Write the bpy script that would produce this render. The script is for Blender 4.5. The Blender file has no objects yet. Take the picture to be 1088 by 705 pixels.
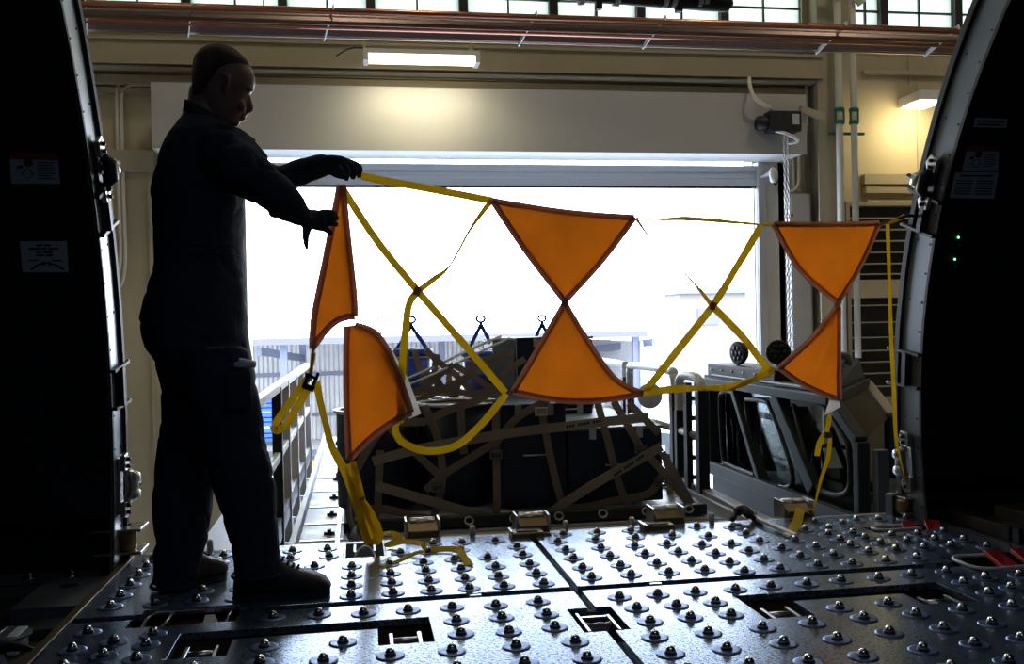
import bpy, bmesh, math, random
from mathutils import Vector, Matrix, Euler, noise
random.seed(7)
sc = bpy.context.scene
C = bpy.context.collection
R = math.radians
# ------------------------------------------------------------------ camera
F = 1020.0; YAW = math.atan(164/F); PIT = R(-0.4); ROLL = -0.02; H = 0.9
CM = Matrix.Rotation(-YAW, 3, 'Z') @ Matrix.Rotation(math.pi/2+PIT, 3, 'X') @ Matrix.Rotation(ROLL, 3, 'Z')
cam = bpy.data.objects.new('camera', bpy.data.cameras.new('camera')); C.objects.link(cam)
cam.matrix_world = Matrix.Translation((0, 0, H)) @ CM.to_4x4()
cam.data.sensor_width = 36; cam.data.sensor_fit = 'HORIZONTAL'; cam.data.lens = F/1088*36
cam.data.clip_start = .05; cam.data.clip_end = 500
sc.camera = cam
# measured points: a direction seen by the camera, met with a real plane of the place
def ray(px, py): return CM @ Vector(((px-544)/F, -(py-352.5)/F, -1))
def pz(px, py, z=0.0):
    d = ray(px, py); t = (z-H)/d.z; return Vector((d.x*t, d.y*t, z))
def pY(px, py, Y):
    d = ray(px, py); t = Y/d.y; return Vector((d.x*t, Y, H+d.z*t))
def pX(px, py, X):
    d = ray(px, py); t = X/d.x; return Vector((X, d.y*t, H+d.z*t))
# ------------------------------------------------------------------ materials
def mat(name, col, rough=.6, metal=0., var=0., scale=8., bump=0., bscale=60., spec=.5, coat=0., emit=None, es=0., rvar=0.):
    m = bpy.data.materials.new(name); m.use_nodes = True
    nt = m.node_tree; b = nt.nodes['Principled BSDF']
    b.inputs['Base Color'].default_value = (*col, 1); b.inputs['Roughness'].default_value = rough
    b.inputs['Metallic'].default_value = metal; b.inputs['Specular IOR Level'].default_value = spec
    b.inputs['Coat Weight'].default_value = coat
    if emit:
        b.inputs['Emission Color'].default_value = (*emit, 1); b.inputs['Emission Strength'].default_value = es
    tc = nt.nodes.new('ShaderNodeTexCoord')
    if var or rvar:
        n = nt.nodes.new('ShaderNodeTexNoise'); n.inputs['Scale'].default_value = scale; n.inputs['Detail'].default_value = 6
        nt.links.new(tc.outputs['Object'], n.inputs['Vector'])
        if var:
            r = nt.nodes.new('ShaderNodeValToRGB'); r.color_ramp.elements[0].position = .3; r.color_ramp.elements[1].position = .7
            r.color_ramp.elements[0].color = (*[c*(1-var) for c in col], 1); r.color_ramp.elements[1].color = (*[min(1, c*(1+var)) for c in col], 1)
            nt.links.new(n.outputs['Fac'], r.inputs['Fac']); nt.links.new(r.outputs['Color'], b.inputs['Base Color'])
        if rvar:
            mr = nt.nodes.new('ShaderNodeMapRange'); mr.inputs['To Min'].default_value = max(0, rough-rvar); mr.inputs['To Max'].default_value = min(1, rough+rvar)
            mr.inputs['From Min'].default_value = .3; mr.inputs['From Max'].default_value = .7
            nt.links.new(n.outputs['Fac'], mr.inputs['Value']); nt.links.new(mr.outputs['Result'], b.inputs['Roughness'])
    if bump:
        n2 = nt.nodes.new('ShaderNodeTexNoise'); n2.inputs['Scale'].default_value = bscale; n2.inputs['Detail'].default_value = 3
        nt.links.new(tc.outputs['Object'], n2.inputs['Vector'])
        bp = nt.nodes.new('ShaderNodeBump'); bp.inputs['Strength'].default_value = bump; bp.inputs['Distance'].default_value = .01
        nt.links.new(n2.outputs['Fac'], bp.inputs['Height']); nt.links.new(bp.outputs['Normal'], b.inputs['Normal'])
    return m
def stripes(m, axis, period, depth=.03, sharp=True):
    nt = m.node_tree; b = nt.nodes['Principled BSDF']
    tc = nt.nodes.new('ShaderNodeTexCoord'); w = nt.nodes.new('ShaderNodeTexWave'); w.bands_direction = axis
    w.inputs['Scale'].default_value = math.pi/(10*period)*2; nt.links.new(tc.outputs['Object'], w.inputs['Vector'])
    bp = nt.nodes.new('ShaderNodeBump'); bp.inputs['Distance'].default_value = depth; bp.inputs['Strength'].default_value = 1
    nt.links.new(w.outputs['Fac'], bp.inputs['Height']); nt.links.new(bp.outputs['Normal'], b.inputs['Normal'])
    return m
def cloth_mat(name, col, trans=.45, scale=400.):
    m = bpy.data.materials.new(name); m.use_nodes = True; nt = m.node_tree
    b = nt.nodes['Principled BSDF']; out = nt.nodes['Material Output']
    tc = nt.nodes.new('ShaderNodeTexCoord'); n = nt.nodes.new('ShaderNodeTexNoise'); n.inputs['Scale'].default_value = 9; n.inputs['Detail'].default_value = 5
    nt.links.new(tc.outputs['Object'], n.inputs['Vector'])
    r = nt.nodes.new('ShaderNodeValToRGB'); r.color_ramp.elements[0].position = .3; r.color_ramp.elements[1].position = .75
    r.color_ramp.elements[0].color = (*[c*.88 for c in col], 1); r.color_ramp.elements[1].color = (*col, 1)
    nt.links.new(n.outputs['Fac'], r.inputs['Fac']); nt.links.new(r.outputs['Color'], b.inputs['Base Color'])
    b.inputs['Roughness'].default_value = .85; b.inputs['Specular IOR Level'].default_value = .2
    n2 = nt.nodes.new('ShaderNodeTexNoise'); n2.inputs['Scale'].default_value = scale
    nt.links.new(tc.outputs['Object'], n2.inputs['Vector'])
    bp = nt.nodes.new('ShaderNodeBump'); bp.inputs['Strength'].default_value = .25; bp.inputs['Distance'].default_value = .002
    nt.links.new(n2.outputs['Fac'], bp.inputs['Height']); nt.links.new(bp.outputs['Normal'], b.inputs['Normal'])
    t = nt.nodes.new('ShaderNodeBsdfTranslucent'); nt.links.new(r.outputs['Color'], t.inputs['Color'])
    mx = nt.nodes.new('ShaderNodeMixShader'); mx.inputs['Fac'].default_value = trans
    nt.links.new(b.outputs['BSDF'], mx.inputs[1]); nt.links.new(t.outputs['BSDF'], mx.inputs[2]); nt.links.new(mx.outputs[0], out.inputs['Surface'])
    return m
def glass_mat(name, tint=(.8, .85, .85), gloss=.12):
    m = bpy.data.materials.new(name); m.use_nodes = True; nt = m.node_tree; nt.nodes.remove(nt.nodes['Principled BSDF'])
    out = nt.nodes['Material Output']; t = nt.nodes.new('ShaderNodeBsdfTransparent'); t.inputs['Color'].default_value = (*tint, 1)
    g = nt.nodes.new('ShaderNodeBsdfGlossy'); g.inputs['Roughness'].default_value = .03
    lw = nt.nodes.new('ShaderNodeLayerWeight'); lw.inputs['Blend'].default_value = gloss
    mx = nt.nodes.new('ShaderNodeMixShader'); nt.links.new(lw.outputs['Fresnel'], mx.inputs['Fac'])
    nt.links.new(t.outputs[0], mx.inputs[1]); nt.links.new(g.outputs[0], mx.inputs[2]); nt.links.new(mx.outputs[0], out.inputs['Surface'])
    return m

M = {}
M['plate'] = None
M['black'] = mat('black_paint', (.012, .014, .018), .5, var=.2)
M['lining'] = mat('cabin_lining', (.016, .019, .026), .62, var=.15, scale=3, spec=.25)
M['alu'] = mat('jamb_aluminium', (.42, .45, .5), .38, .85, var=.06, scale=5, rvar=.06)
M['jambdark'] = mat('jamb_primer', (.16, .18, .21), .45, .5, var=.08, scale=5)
M['steel'] = mat('steel', (.62, .62, .62), .28, 1.)
M['chrome'] = mat('ball_chrome', (.75, .76, .8), .12, 1.)
M['flange'] = mat('flange_steel', (.15, .22, .42), .38, .75, rvar=.08, scale=40)
M['collar'] = mat('collar_steel', (.07, .065, .07), .35, .9)
M['bronze'] = mat('bronze', (.28, .18, .09), .35, .9, var=.2, scale=30)
M['brownpit'] = mat('pit_primer', (.10, .055, .02), .55, .1, var=.3, scale=20)
M['subfloor'] = mat('subfloor', (.035, .03, .025), .6, var=.3, scale=10)
M['gold'] = mat('alodine_gold', (.20, .15, .08), .4, .9)
M['red'] = mat('red_plastic', (.55, .03, .03), .45)
M['whiteplastic'] = mat('white_plastic', (.75, .76, .78), .4)
M['wall'] = mat('hangar_wall_paint', (.52, .455, .32), .75, var=.05, scale=.6, bump=.05, bscale=30)
M['beam'] = mat('beam_paint', (.42, .37, .27), .6, var=.05, scale=1)
M['trimp'] = mat('cream_paint', (.50, .45, .35), .6, var=.04)
M['jambpaint'] = mat('jamb_paint', (.68, .66, .61), .55)
M['pipe'] = mat('pipe_paint', (.72, .69, .6), .45)
M['hood'] = mat('hood_paint', (.50, .50, .51), .5, var=.03, scale=1)
M['slat'] = mat('curtain_slat', (.62, .64, .68), .4, .2)
M['copper'] = mat('heater_tube', (.50, .22, .15), .25, .9, var=.12, scale=4)
M['reflector'] = mat('heater_reflector', (.22, .15, .14), .35, .8)
M['whitepaint'] = mat('white_paint', (.8, .8, .8), .45)
M['concrete'] = mat('concrete', (.48, .46, .44), .8, var=.12, scale=.5)
M['floorh'] = mat('hangar_floor', (.45, .43, .38), .45, var=.06, scale=.5)
M['green'] = mat('green_clamp', (.02, .16, .09), .5)
M['deck'] = mat('deck_aluminium', (.42, .43, .45), .5, .4, var=.12, scale=6, rvar=.1)
M['cab'] = mat('cab_green_grey', (.030, .040, .046), .6, .0, var=.12, scale=4, spec=.3)
M['cabdark'] = mat('cab_dark', (.022, .028, .03), .5, var=.15, scale=4)
M['rubber'] = mat('rubber', (.012, .012, .014), .6)
M['glass'] = glass_mat('cab_glass', (.62, .68, .68), .08)
M['lens'] = glass_mat('lens_glass', (.8, .85, .9), .3)
M['boxnavy'] = mat('crate_dark', (.007, .018, .055), .5, var=.2, scale=3)
M['boxteal'] = mat('crate_teal', (.16, .24, .27), .5, var=.3, scale=5)
M['blue'] = mat('drum_blue', (.03, .10, .62), .4, var=.1)
M['net'] = cloth_mat('net_webbing', (.42, .36, .30), .3)
M['netlight'] = cloth_mat('pale_webbing', (.55, .50, .42), .3)
M['rope'] = mat('white_rope', (.75, .75, .75), .7)
M['wood'] = mat('plywood', (.55, .38, .22), .6, var=.25, scale=6)
M['orange'] = cloth_mat('orange_fabric', (.99, .49, .10), .7)
M['binding'] = cloth_mat('brown_binding', (.70, .42, .30), .6)
M['yellow'] = cloth_mat('yellow_webbing', (.99, .77, .09), .55)
M['torn'] = cloth_mat('white_lining', (.9, .86, .82), .7)
M['coverall'] = mat('navy_coverall', (.022, .03, .05), .85, var=.2, scale=12, bump=.35, bscale=120, spec=.2)
M['skin'] = mat('skin', (.24, .135, .105), .5, var=.08, scale=20)
M['hair'] = mat('hair', (.06, .038, .03), .75, var=.3, scale=200, bump=.6, bscale=400)
M['glove'] = mat('glove', (.02, .026, .042), .8, var=.2, scale=30, bump=.3, bscale=200, spec=.2)
M['boot'] = mat('boot_leather', (.02, .018, .018), .55, var=.2, scale=20, bump=.3, bscale=90)
M['paper'] = mat('label_white', (.55, .58, .62), .5)
M['ink'] = mat('label_ink', (.03, .03, .035), .6)
M['redink'] = mat('label_red', (.30, .045, .02), .5)
M['led'] = mat('led', (.05, .5, .1), .4, emit=(.1, 1, .25), es=6)
M['metalclad'] = stripes(mat('metal_cladding', (.34, .335, .34), .5, .1, var=.06, scale=2), 'X', .45, .06)
M['canopy'] = mat('canopy_steel', (.10, .11, .16), .5, .1)
M['fascia'] = mat('fascia', (.095, .09, .10), .6)
M['pale'] = mat('pale_render', (.145, .125, .11), .8, var=.06, scale=.3)
M['yel'] = mat('yellow_paint', (.6, .42, .05), .5)
M['leaf'] = mat('leaf', (.30, .36, .28), .7, var=.3, scale=3)
M['bark'] = mat('bark', (.12, .08, .05), .9)
M['tube'] = mat('lamp_tube', (1, 1, 1), .5, emit=(1, .86, .6), es=4)
def speckle():
    m = bpy.data.materials.new('ball_mat_plate'); m.use_nodes = True; nt = m.node_tree; b = nt.nodes['Principled BSDF']
    tc = nt.nodes.new('ShaderNodeTexCoord'); L = nt.links.new
    n = nt.nodes.new('ShaderNodeTexNoise'); n.inputs['Scale'].default_value = 110; n.inputs['Detail'].default_value = 5
    n2 = nt.nodes.new('ShaderNodeTexNoise'); n2.inputs['Scale'].default_value = 7; n2.inputs['Detail'].default_value = 6
    L(tc.outputs['Object'], n.inputs['Vector']); L(tc.outputs['Object'], n2.inputs['Vector'])
    r = nt.nodes.new('ShaderNodeValToRGB'); r.color_ramp.elements[0].position = .41; r.color_ramp.elements[1].position = .47
    r.color_ramp.elements[0].color = (.05, .065, .10, 1); r.color_ramp.elements[1].color = (.28, .37, .52, 1)
    L(n.outputs['Fac'], r.inputs['Fac']); L(r.outputs['Color'], b.inputs['Base Color'])
    mr = nt.nodes.new('ShaderNodeMapRange'); mr.inputs['From Min'].default_value = .3; mr.inputs['From Max'].default_value = .7
    mr.inputs['To Min'].default_value = .20; mr.inputs['To Max'].default_value = .28
    L(n2.outputs['Fac'], mr.inputs['Value']); L(mr.outputs['Result'], b.inputs['Roughness'])
    b.inputs['Metallic'].default_value = .75
    bp = nt.nodes.new('ShaderNodeBump'); bp.inputs['Strength'].default_value = .2; bp.inputs['Distance'].default_value = .0015
    L(n.outputs['Fac'], bp.inputs['Height']); L(bp.outputs['Normal'], b.inputs['Normal'])
    return m
M['plate'] = speckle()
def frosted():
    m = bpy.data.materials.new('fibreglass_pane'); m.use_nodes = True; nt = m.node_tree; nt.nodes.remove(nt.nodes['Principled BSDF'])
    t = nt.nodes.new('ShaderNodeBsdfTranslucent'); t.inputs['Color'].default_value = (.62, .64, .54, 1)
    d = nt.nodes.new('ShaderNodeBsdfDiffuse'); d.inputs['Color'].default_value = (.5, .52, .45, 1)
    mx = nt.nodes.new('ShaderNodeMixShader'); mx.inputs['Fac'].default_value = .25
    nt.links.new(t.outputs[0], mx.inputs[1]); nt.links.new(d.outputs[0], mx.inputs[2]); nt.links.new(mx.outputs[0], nt.nodes['Material Output'].inputs['Surface'])
    return m
M['frost'] = frosted()
# ------------------------------------------------------------------ mesh building
def smoothpath(pts, k=6):
    pts = [Vector(p) for p in pts]
    if len(pts) < 3: return pts
    out = []
    for i in range(len(pts)-1):
        p0 = pts[max(i-1, 0)]; p1 = pts[i]; p2 = pts[i+1]; p3 = pts[min(i+2, len(pts)-1)]
        for j in range(k):
            t = j/k
            out.append(.5*((2*p1)+(p2-p0)*t+(2*p0-5*p1+4*p2-p3)*t*t+(3*p1-p0-3*p2+p3)*t**3))
    out.append(pts[-1]); return out
class MB:
    def __init__(s): s.v = []; s.f = []; s.sm = []
    def add(s, vs, fs, smooth=False):
        o = len(s.v); s.v += [tuple(v) for v in vs]; s.f += [tuple(i+o for i in f) for f in fs]; s.sm += [smooth]*len(fs); return s
    def box(s, a, b, rot=None, piv=None):
        x0, y0, z0 = a; x1, y1, z1 = b
        vs = [Vector(p) for p in ((x0,y0,z0),(x1,y0,z0),(x1,y1,z0),(x0,y1,z0),(x0,y0,z1),(x1,y0,z1),(x1,y1,z1),(x0,y1,z1))]
        if rot is not None:
            c = Vector(piv) if piv is not None else (vs[0]+vs[6])/2
            q = Euler(rot).to_matrix(); vs = [q@(v-c)+c for v in vs]
        return s.add(vs, [(0,3,2,1),(4,5,6,7),(0,1,5,4),(1,2,6,5),(2,3,7,6),(3,0,4,7)])
    def bar(s, p, q, w, h, up=(0, 0, 1)):
        p, q = Vector(p), Vector(q); d = (q-p).normalized(); u = Vector(up)
        if abs(d.dot(u)) > .98: u = Vector((0, 1, 0))
        a = d.cross(u).normalized()*w/2; b = a.cross(d).normalized()*h/2
        vs = [p-a-b, p+a-b, p+a+b, p-a+b, q-a-b, q+a-b, q+a+b, q-a+b]
        return s.add(vs, [(0,1,2,3),(7,6,5,4),(0,4,5,1),(1,5,6,2),(2,6,7,3),(3,7,4,0)])
    def tube(s, pts, r, n=10, closed=False, sm=True):
        pts = [Vector(p) for p in pts]; N = len(pts); rr = r if isinstance(r, (list, tuple)) else [r]*N
        ref = None; vs = []
        for i, p in enumerate(pts):
            if closed: t = pts[(i+1) % N]-pts[i-1]
            else: t = pts[min(i+1, N-1)]-pts[max(i-1, 0)]
            t.normalize()
            if ref is None: ref = Vector((0, 0, 1)) if abs(t.z) < .9 else Vector((0, 1, 0))
            a = t.cross(ref).normalized(); b = a.cross(t).normalized(); ref = b
            for k in range(n):
                an = 2*math.pi*k/n; vs.append(p+(a*math.cos(an)+b*math.sin(an))*rr[i])
        fs = []
        for i in range(N if closed else N-1):
            j = (i+1) % N
            for k in range(n):
                k2 = (k+1) % n; fs.append((i*n+k, i*n+k2, j*n+k2, j*n+k))
        if not closed: fs += [tuple(range(n))[::-1], tuple((N-1)*n+k for k in range(n))]
        return s.add(vs, fs, sm)
    def cyl(s, p, q, r, n=16): return s.tube([p, q], r, n)
    def lathe(s, prof, c=(0, 0, 0), n=24, axis='Z', sm=True, d=None):
        c = Vector(c); vs = []
        if d is not None: q = Vector((0, 0, 1)).rotation_difference(Vector(d).normalized())
        for r, h in prof:
            for k in range(n):
                a = 2*math.pi*k/n; v = Vector((r*math.cos(a), r*math.sin(a), h))
                if d is not None: v = q@v
                elif axis == 'Y': v = Vector((v.x, v.z, v.y))
                elif axis == 'X': v = Vector((v.z, v.x, v.y))
                vs.append(c+v)
        fs = []
        for i in range(len(prof)-1):
            for k in range(n):
                k2 = (k+1) % n; fs.append((i*n+k, i*n+k2, (i+1)*n+k2, (i+1)*n+k))
        fs += [tuple(range(n))[::-1], tuple((len(prof)-1)*n+k for k in range(n))]
        return s.add(vs, fs, sm)
    def prism(s, poly, vec):
        n = len(poly); vec = Vector(vec); poly = [Vector(p) for p in poly]
        vs = poly+[p+vec for p in poly]
        return s.add(vs, [tuple(range(n))[::-1], tuple(range(n, 2*n))]+[(i, (i+1) % n, n+(i+1) % n, n+i) for i in range(n)])
    def loft(s, secs, n=24, sm=True):
        # sections: centre, half axis u, half axis v, power
        vs = []
        for c, u, v, pw in secs:
            for k in range(n):
                a = 2*math.pi*k/n; ca, sa = math.cos(a), math.sin(a)
                ca = math.copysign(abs(ca)**pw, ca); sa = math.copysign(abs(sa)**pw, sa)
                vs.append(Vector(c)+Vector(u)*ca+Vector(v)*sa)
        fs = [(i*n+k, i*n+(k+1) % n, (i+1)*n+(k+1) % n, (i+1)*n+k) for i in range(len(secs)-1) for k in range(n)]
        fs += [tuple(range(n))[::-1], tuple((len(secs)-1)*n+k for k in range(n))]
        return s.add(vs, fs, sm)
    def ribbon(s, pts, w, nrm=(0, -1, 0), th=.0022, tw=None, k=6, edge=None):
        raw = len(pts); P = smoothpath(pts, k) if k > 1 else [Vector(p) for p in pts]; N = len(P); vs = []
        for i, p in enumerate(P):
            t = (P[min(i+1, N-1)]-P[max(i-1, 0)]).normalized(); nn = Vector(nrm)
            if abs(t.dot(nn.normalized())) > .97: nn = Vector((0, 0, 1))
            a = t.cross(nn).normalized(); b = a.cross(t).normalized()
            if tw:
                f = i/(N-1)*(len(tw)-1); j = min(int(f), len(tw)-2); an = tw[j]+(tw[j+1]-tw[j])*(f-j)
                a, b = a*math.cos(an)+b*math.sin(an), b*math.cos(an)-a*math.sin(an)
            a = a*w/2; b = b*th/2
            vs += [p-a-b, p+a-b, p+a+b, p-a+b]
        fs = [(0, 1, 2, 3), tuple(4*(N-1)+x for x in (3, 2, 1, 0))]
        for i in range(N-1):
            for q in range(4): fs.append((4*i+q, 4*i+4+q, 4*i+4+(q+1) % 4, 4*i+(q+1) % 4))
        return s.add(vs, fs, False)
def part(name, mb, m, parent=None, bev=0., ms=None):
    me = bpy.data.meshes.new(name); me.from_pydata(mb.v, [], mb.f); me.validate()
    bm = bmesh.new(); bm.from_mesh(me); bmesh.ops.recalc_face_normals(bm, faces=bm.faces); bm.to_mesh(me); bm.free()
    if len(me.polygons) == len(mb.sm): me.polygons.foreach_set('use_smooth', mb.sm)
    me.materials.append(M[m] if isinstance(m, str) else m)
    o = bpy.data.objects.new(name, me); C.objects.link(o)
    if parent is not None:
        o.parent = parent
        W = Matrix(); p = parent; chain_ = []
        while p is not None: chain_.append(p); p = p.parent
        for p in chain_[::-1]: W = W @ (p.matrix_parent_inverse if p.parent else Matrix()) @ Matrix.Translation(p.location)
        o.matrix_parent_inverse = W.inverted()
    if bev:
        b = o.modifiers.new('bevel', 'BEVEL'); b.width = bev; b.segments = 2; b.limit_method = 'ANGLE'; b.angle_limit = R(50)
    return o
def tag(o, label, cat, group=None):
    o['label'] = label; o['category'] = cat
    if group: o['group'] = group
    return o
def thing(name, label, cat, loc=(0, 0, 0), group=None):
    o = bpy.data.objects.new(name, None); C.objects.link(o); o.location = loc; o.empty_display_size = .1
    return tag(o, label, cat, group)
def solo(name, mb, m, label, cat, group=None, bev=0.): return tag(part(name, mb, m, None, bev), label, cat, group)
def struct(name, mb, m, parent=None, bev=0.):
    o = part(name, mb, m, parent, bev)
    if parent is None: o['kind'] = 'structure'
    return o
def kids(o): return [c for c in bpy.data.objects if c.parent == o]
def dup(o, loc, label=None, rz=None):
    r = o.copy(); C.objects.link(r); r.location = loc
    if rz is not None: r.rotation_euler.z = rz
    if label: r['label'] = label
    for ch in kids(o):
        c = ch.copy(); C.objects.link(c); c.parent = r
        for g in kids(ch):
            d = g.copy(); C.objects.link(d); d.parent = c
    return r
def mesh_of(o):
    dg = bpy.context.evaluated_depsgraph_get(); dg.update()
    return bpy.data.meshes.new_from_object(o.evaluated_get(dg))
def remesh(o, vox, smooth=6, fac=.5):
    m = o.modifiers.new('r', 'REMESH'); m.mode = 'VOXEL'; m.voxel_size = vox; m.use_smooth_shade = True
    if smooth:
        s = o.modifiers.new('s', 'SMOOTH'); s.iterations = smooth; s.factor = fac
    me = mesh_of(o); o.modifiers.clear(); o.data = me
    for p in me.polygons: p.use_smooth = True
    return o
SKY = 13.0; SUN = 3.0; HFILL = 62; WLAMP = 12; FLU = 13; EXPO = 0.0; CFILL = 8
# ================================================================== HANGAR SHELL (Y = 12 is the wall with the roll-up door)
WY = 12.0; GZ = -4.5; OX0, OX1, OZ = -1.29, 5.18, 2.63
HX0, HX1, HB, HT = -13.0, 19.0, -10.0, 9.0
w = MB().box((HX0, WY, GZ), (OX0, WY+.3, 4.72)).box((OX1, WY, GZ), (HX1, WY+.3, 4.72)).box((OX0, WY, OZ+.45), (OX1, WY+.3, 4.72))
w.box((HX0, WY, 6.4), (HX1, WY+.3, HT))
struct('wall_front', w, 'wall')
struct('wall_left', MB().box((HX0-.3, HB, GZ), (HX0, WY+.3, HT)), 'wall')
struct('wall_right', MB().box((HX1, HB, GZ), (HX1+.3, WY+.3, HT)), 'wall')
struct('wall_back', MB().box((HX0, HB-.3, GZ), (HX1, HB, HT)), 'wall')
struct('ceiling', MB().box((HX0-.3, HB-.3, HT), (HX1+.3, WY+.3, HT+.3)), 'wall')
struct('floor', MB().box((HX0-.3, HB-.3, GZ-.2), (HX1+.3, WY+.3, GZ)), 'floorh')
struct('ground', MB().box((-150, WY+.3, GZ-.2), (150, 260, GZ-.02)), 'concrete')
# clerestory band
xs = [pY(px, 15, WY).x for px in (300, 394, 493, 589, 682, 771, 857)]
pitch = (xs[-1]-xs[0])/6; ex = [xs[0]-pitch*k for k in range(9, 0, -1)]+xs+[pY(905, 20, WY).x, pY(941, 20, WY).x, pY(1020, 20, WY).x]
ex += [ex[-1]+pitch*k for k in range(1, 9)]
ex = [e for e in ex if HX0 < e < HX1]
n = 1
for a, b in zip(ex[:-1], ex[1:]):
    wi = struct('window_%d' % n, MB().box((a+.05, WY+.12, 4.72), (b-.05, WY+.15, 6.4)), 'frost')
    g = MB()
    for zz in (4.76, 5.04, 5.32, 5.6, 5.88, 6.16): g.box((a+.05, WY+.08, zz), (b-.05, WY+.118, zz+.025))
    g.box(((a+b)/2-.012, WY+.08, 4.72), ((a+b)/2+.012, WY+.118, 6.4))
    part('glazing_bar', g, 'cabdark', wi); n += 1
g = MB()
for e in ex: g.box((e-.055, WY+.02, 4.72), (e+.055, WY+.28, 6.4))
struct('trim_1', g, 'black')
struct('trim_2', MB().box((pY(857, 20, WY).x+.02, WY-.05, 4.72), (pY(903, 20, WY).x-.02, WY+.3, 6.4)), 'beam')
# girts, wall joints, columns
g = MB().box((HX0, WY-.22, 4.62), (HX1, WY, 4.74)); struct('trim_3', g, 'beam')
g = MB()
for px in (163, 214, 310, 420, 745, 790, 965): 
    x = pY(px, 40, WY).x; g.box((x-.01, WY-.012, 4.05), (x+.01, WY, 4.62))
for px in (96, 975):
    x = pY(px, 120, WY).x; g.box((x-.02, WY-.02, -4.5), (x+.02, WY, 4.05))
x = pY(161, 300, WY).x; g.box((x-.015, WY-.03, -4.5), (x+.02, WY, 2.9))
struct('trim_4', g, 'trimp')
# main beam above the door, an I section
bz = pY(500, 75, WY-.5).z; bz1 = pY(500, 48, WY-.5).z
g = MB().box((-4.2, WY-.5, bz), (pY(875, 80, WY-.5).x, WY-.02, bz+.03)).box((-4.2, WY-.5, bz1-.03), (pY(875, 80, WY-.5).x, WY-.02, bz1)).box((-4.2, WY-.46, bz), (pY(875, 80, WY-.5).x, WY-.40, bz1))
struct('beam', g, 'beam')
for k, (a, b, dy) in enumerate(((.0, .07, .1), (.10, .2, .16), (.23, .3, .08))):
    z = pY(500, 84, WY-.2).z; struct('trim_%d' % (5+k), MB().box((-4.0, WY-dy, z-b+.08), (5.9, WY-.01, z-a+.08)), 'beam')
z = pY(130, 170, WY).z
struct('trim_8', MB().box((HX0, WY-.12, z-.14), (OX0-1.05, WY-.01, z+.1)), 'beam')
for k, (py, hh) in enumerate(((186, .13), (200, .08), (214, .05))):
    z = pY(930, py, WY).z; struct('trim_%d' % (9+k), MB().box((pY(915, 200, WY).x, WY-.1-.03*k, z-hh), (HX1, WY-.01, z)), 'beam')
struct('trim_12', MB().box((pY(915, 80, WY).x, WY-.08, pY(930, 80, WY).z), (HX1, WY-.01, pY(930, 76, WY).z)), 'trimp')
# building column beside the pipes
cx = pY(873, 150, WY-.3).x
struct('column', MB().box((cx-.12, WY-.45, GZ), (cx+.14, WY-.42, HT)).box((cx-.12, WY-.05, GZ), (cx+.14, WY-.02, HT)).box((cx-.03, WY-.42, GZ), (cx+.0, WY-.05, HT)), 'beam')
struct('trim_13', MB().box((cx-.52, WY-.1, GZ), (cx-.14, WY, bz)), 'trimp')
# left wall conduits
def conduit(name, label, pts, r, m='pipe', cat='conduit', Y=WY-.06, k=6, group=None):
    return solo(name, MB().tube(smoothpath([pY(p[0], p[1], Y if len(p) < 3 else p[2]) for p in pts], k), r, 10), m, label, cat, group)
conduit('conduit', 'cream conduit bending down the wall beside the rolling door hood, outer one', [(230, 82), (150, 82), (132, 84), (125, 92), (124, 110), (126, 200), (128, 270), (124, 300)], .022)
conduit('conduit', 'cream conduit bending down the wall beside the rolling door hood, inner one', [(230, 90), (150, 90), (136, 92), (130, 99), (129, 115), (131, 200), (133, 270), (131, 295), (127, 305)], .022)
conduit('conduit', 'thin cream conduit running level along the upper wall at the far end', [(100, 40), (140, 42), (180, 47), (215, 52)], .015)
# ------------------------------------------------------------------ roll-up door
hy = 11.25
h0, h1 = pY(160, 87, hy), pY(833, 163.5, hy)
t = thing('rolling_door_hood', 'long grey sheet metal hood above the open hangar doorway', 'door hood', (h0.x, hy, h1.z))
zt, zb = h0.z-.0, h1.z
part('front_panel', MB().box((h0.x, hy, zb), (pY(858, 105, hy).x-.02, hy+.02, zt)), 'hood', t)
part('top_panel', MB().box((h0.x, hy+.02, zt-.02), (pY(858, 105, hy).x-.02, WY-.25, zt)), 'hood', t)
part('end_plate', MB().box((h0.x, hy+.02, zb), (h0.x+.03, WY-.25, zt-.02)), 'hood', t)
part('end_plate', MB().box((pY(858, 105, hy).x-.05, hy+.02, zb+.02), (pY(858, 105, hy).x-.02, WY-.25, zt-.02)), 'hood', t)
part('bottom_panel', MB().box((h0.x+.03, hy+.02, zb-.0), (h1.x+.25, WY-.16, zb+.01)), 'whitepaint', t)
# curtain: slats below the hood
g = MB(); z = zb+.1; zc = OZ
y0 = WY-.12
t = thing('door_1', '', 'x'); del t['label'], t['category']; t['kind'] = 'structure'; t.location = (OX0, y0, OZ)
g = MB()
zz = OZ+.11
while zz < zb-.09:
    g.tube([(OX0-.05, y0+.03, zz), (OX1+.05, y0+.03, zz)], .02, 8); g.box((OX0-.05, y0+.02, zz), (OX1+.05, y0+.035, zz+.09)); zz += .09
part('curtain', g, 'slat', t)
part('bottom_bar', MB().box((OX0-.03, y0, OZ+.02), (OX1+.03, y0+.05, OZ+.11)), 'slat', t)
part('bottom_seal', MB().box((OX0-.03, y0+.01, OZ-.01), (OX1+.03, y0+.04, OZ+.02)), 'cabdark', t)
part('guide_rail', MB().box((OX0-.12, y0-.06, GZ), (OX0, y0+.1, zb)), 'hood', t)
part('guide_rail', MB().box((OX1, y0-.06, GZ), (OX1+.10, y0+.1, zb)).box((OX1-.05, y0-.02, GZ), (OX1-.035, y0+.06, OZ)), 'hood', t)
part('wall_angle', MB().box((OX1+.10, WY-.1, GZ), (OX1+.48, WY-.02, zb)), 'jambpaint', t)
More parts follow.
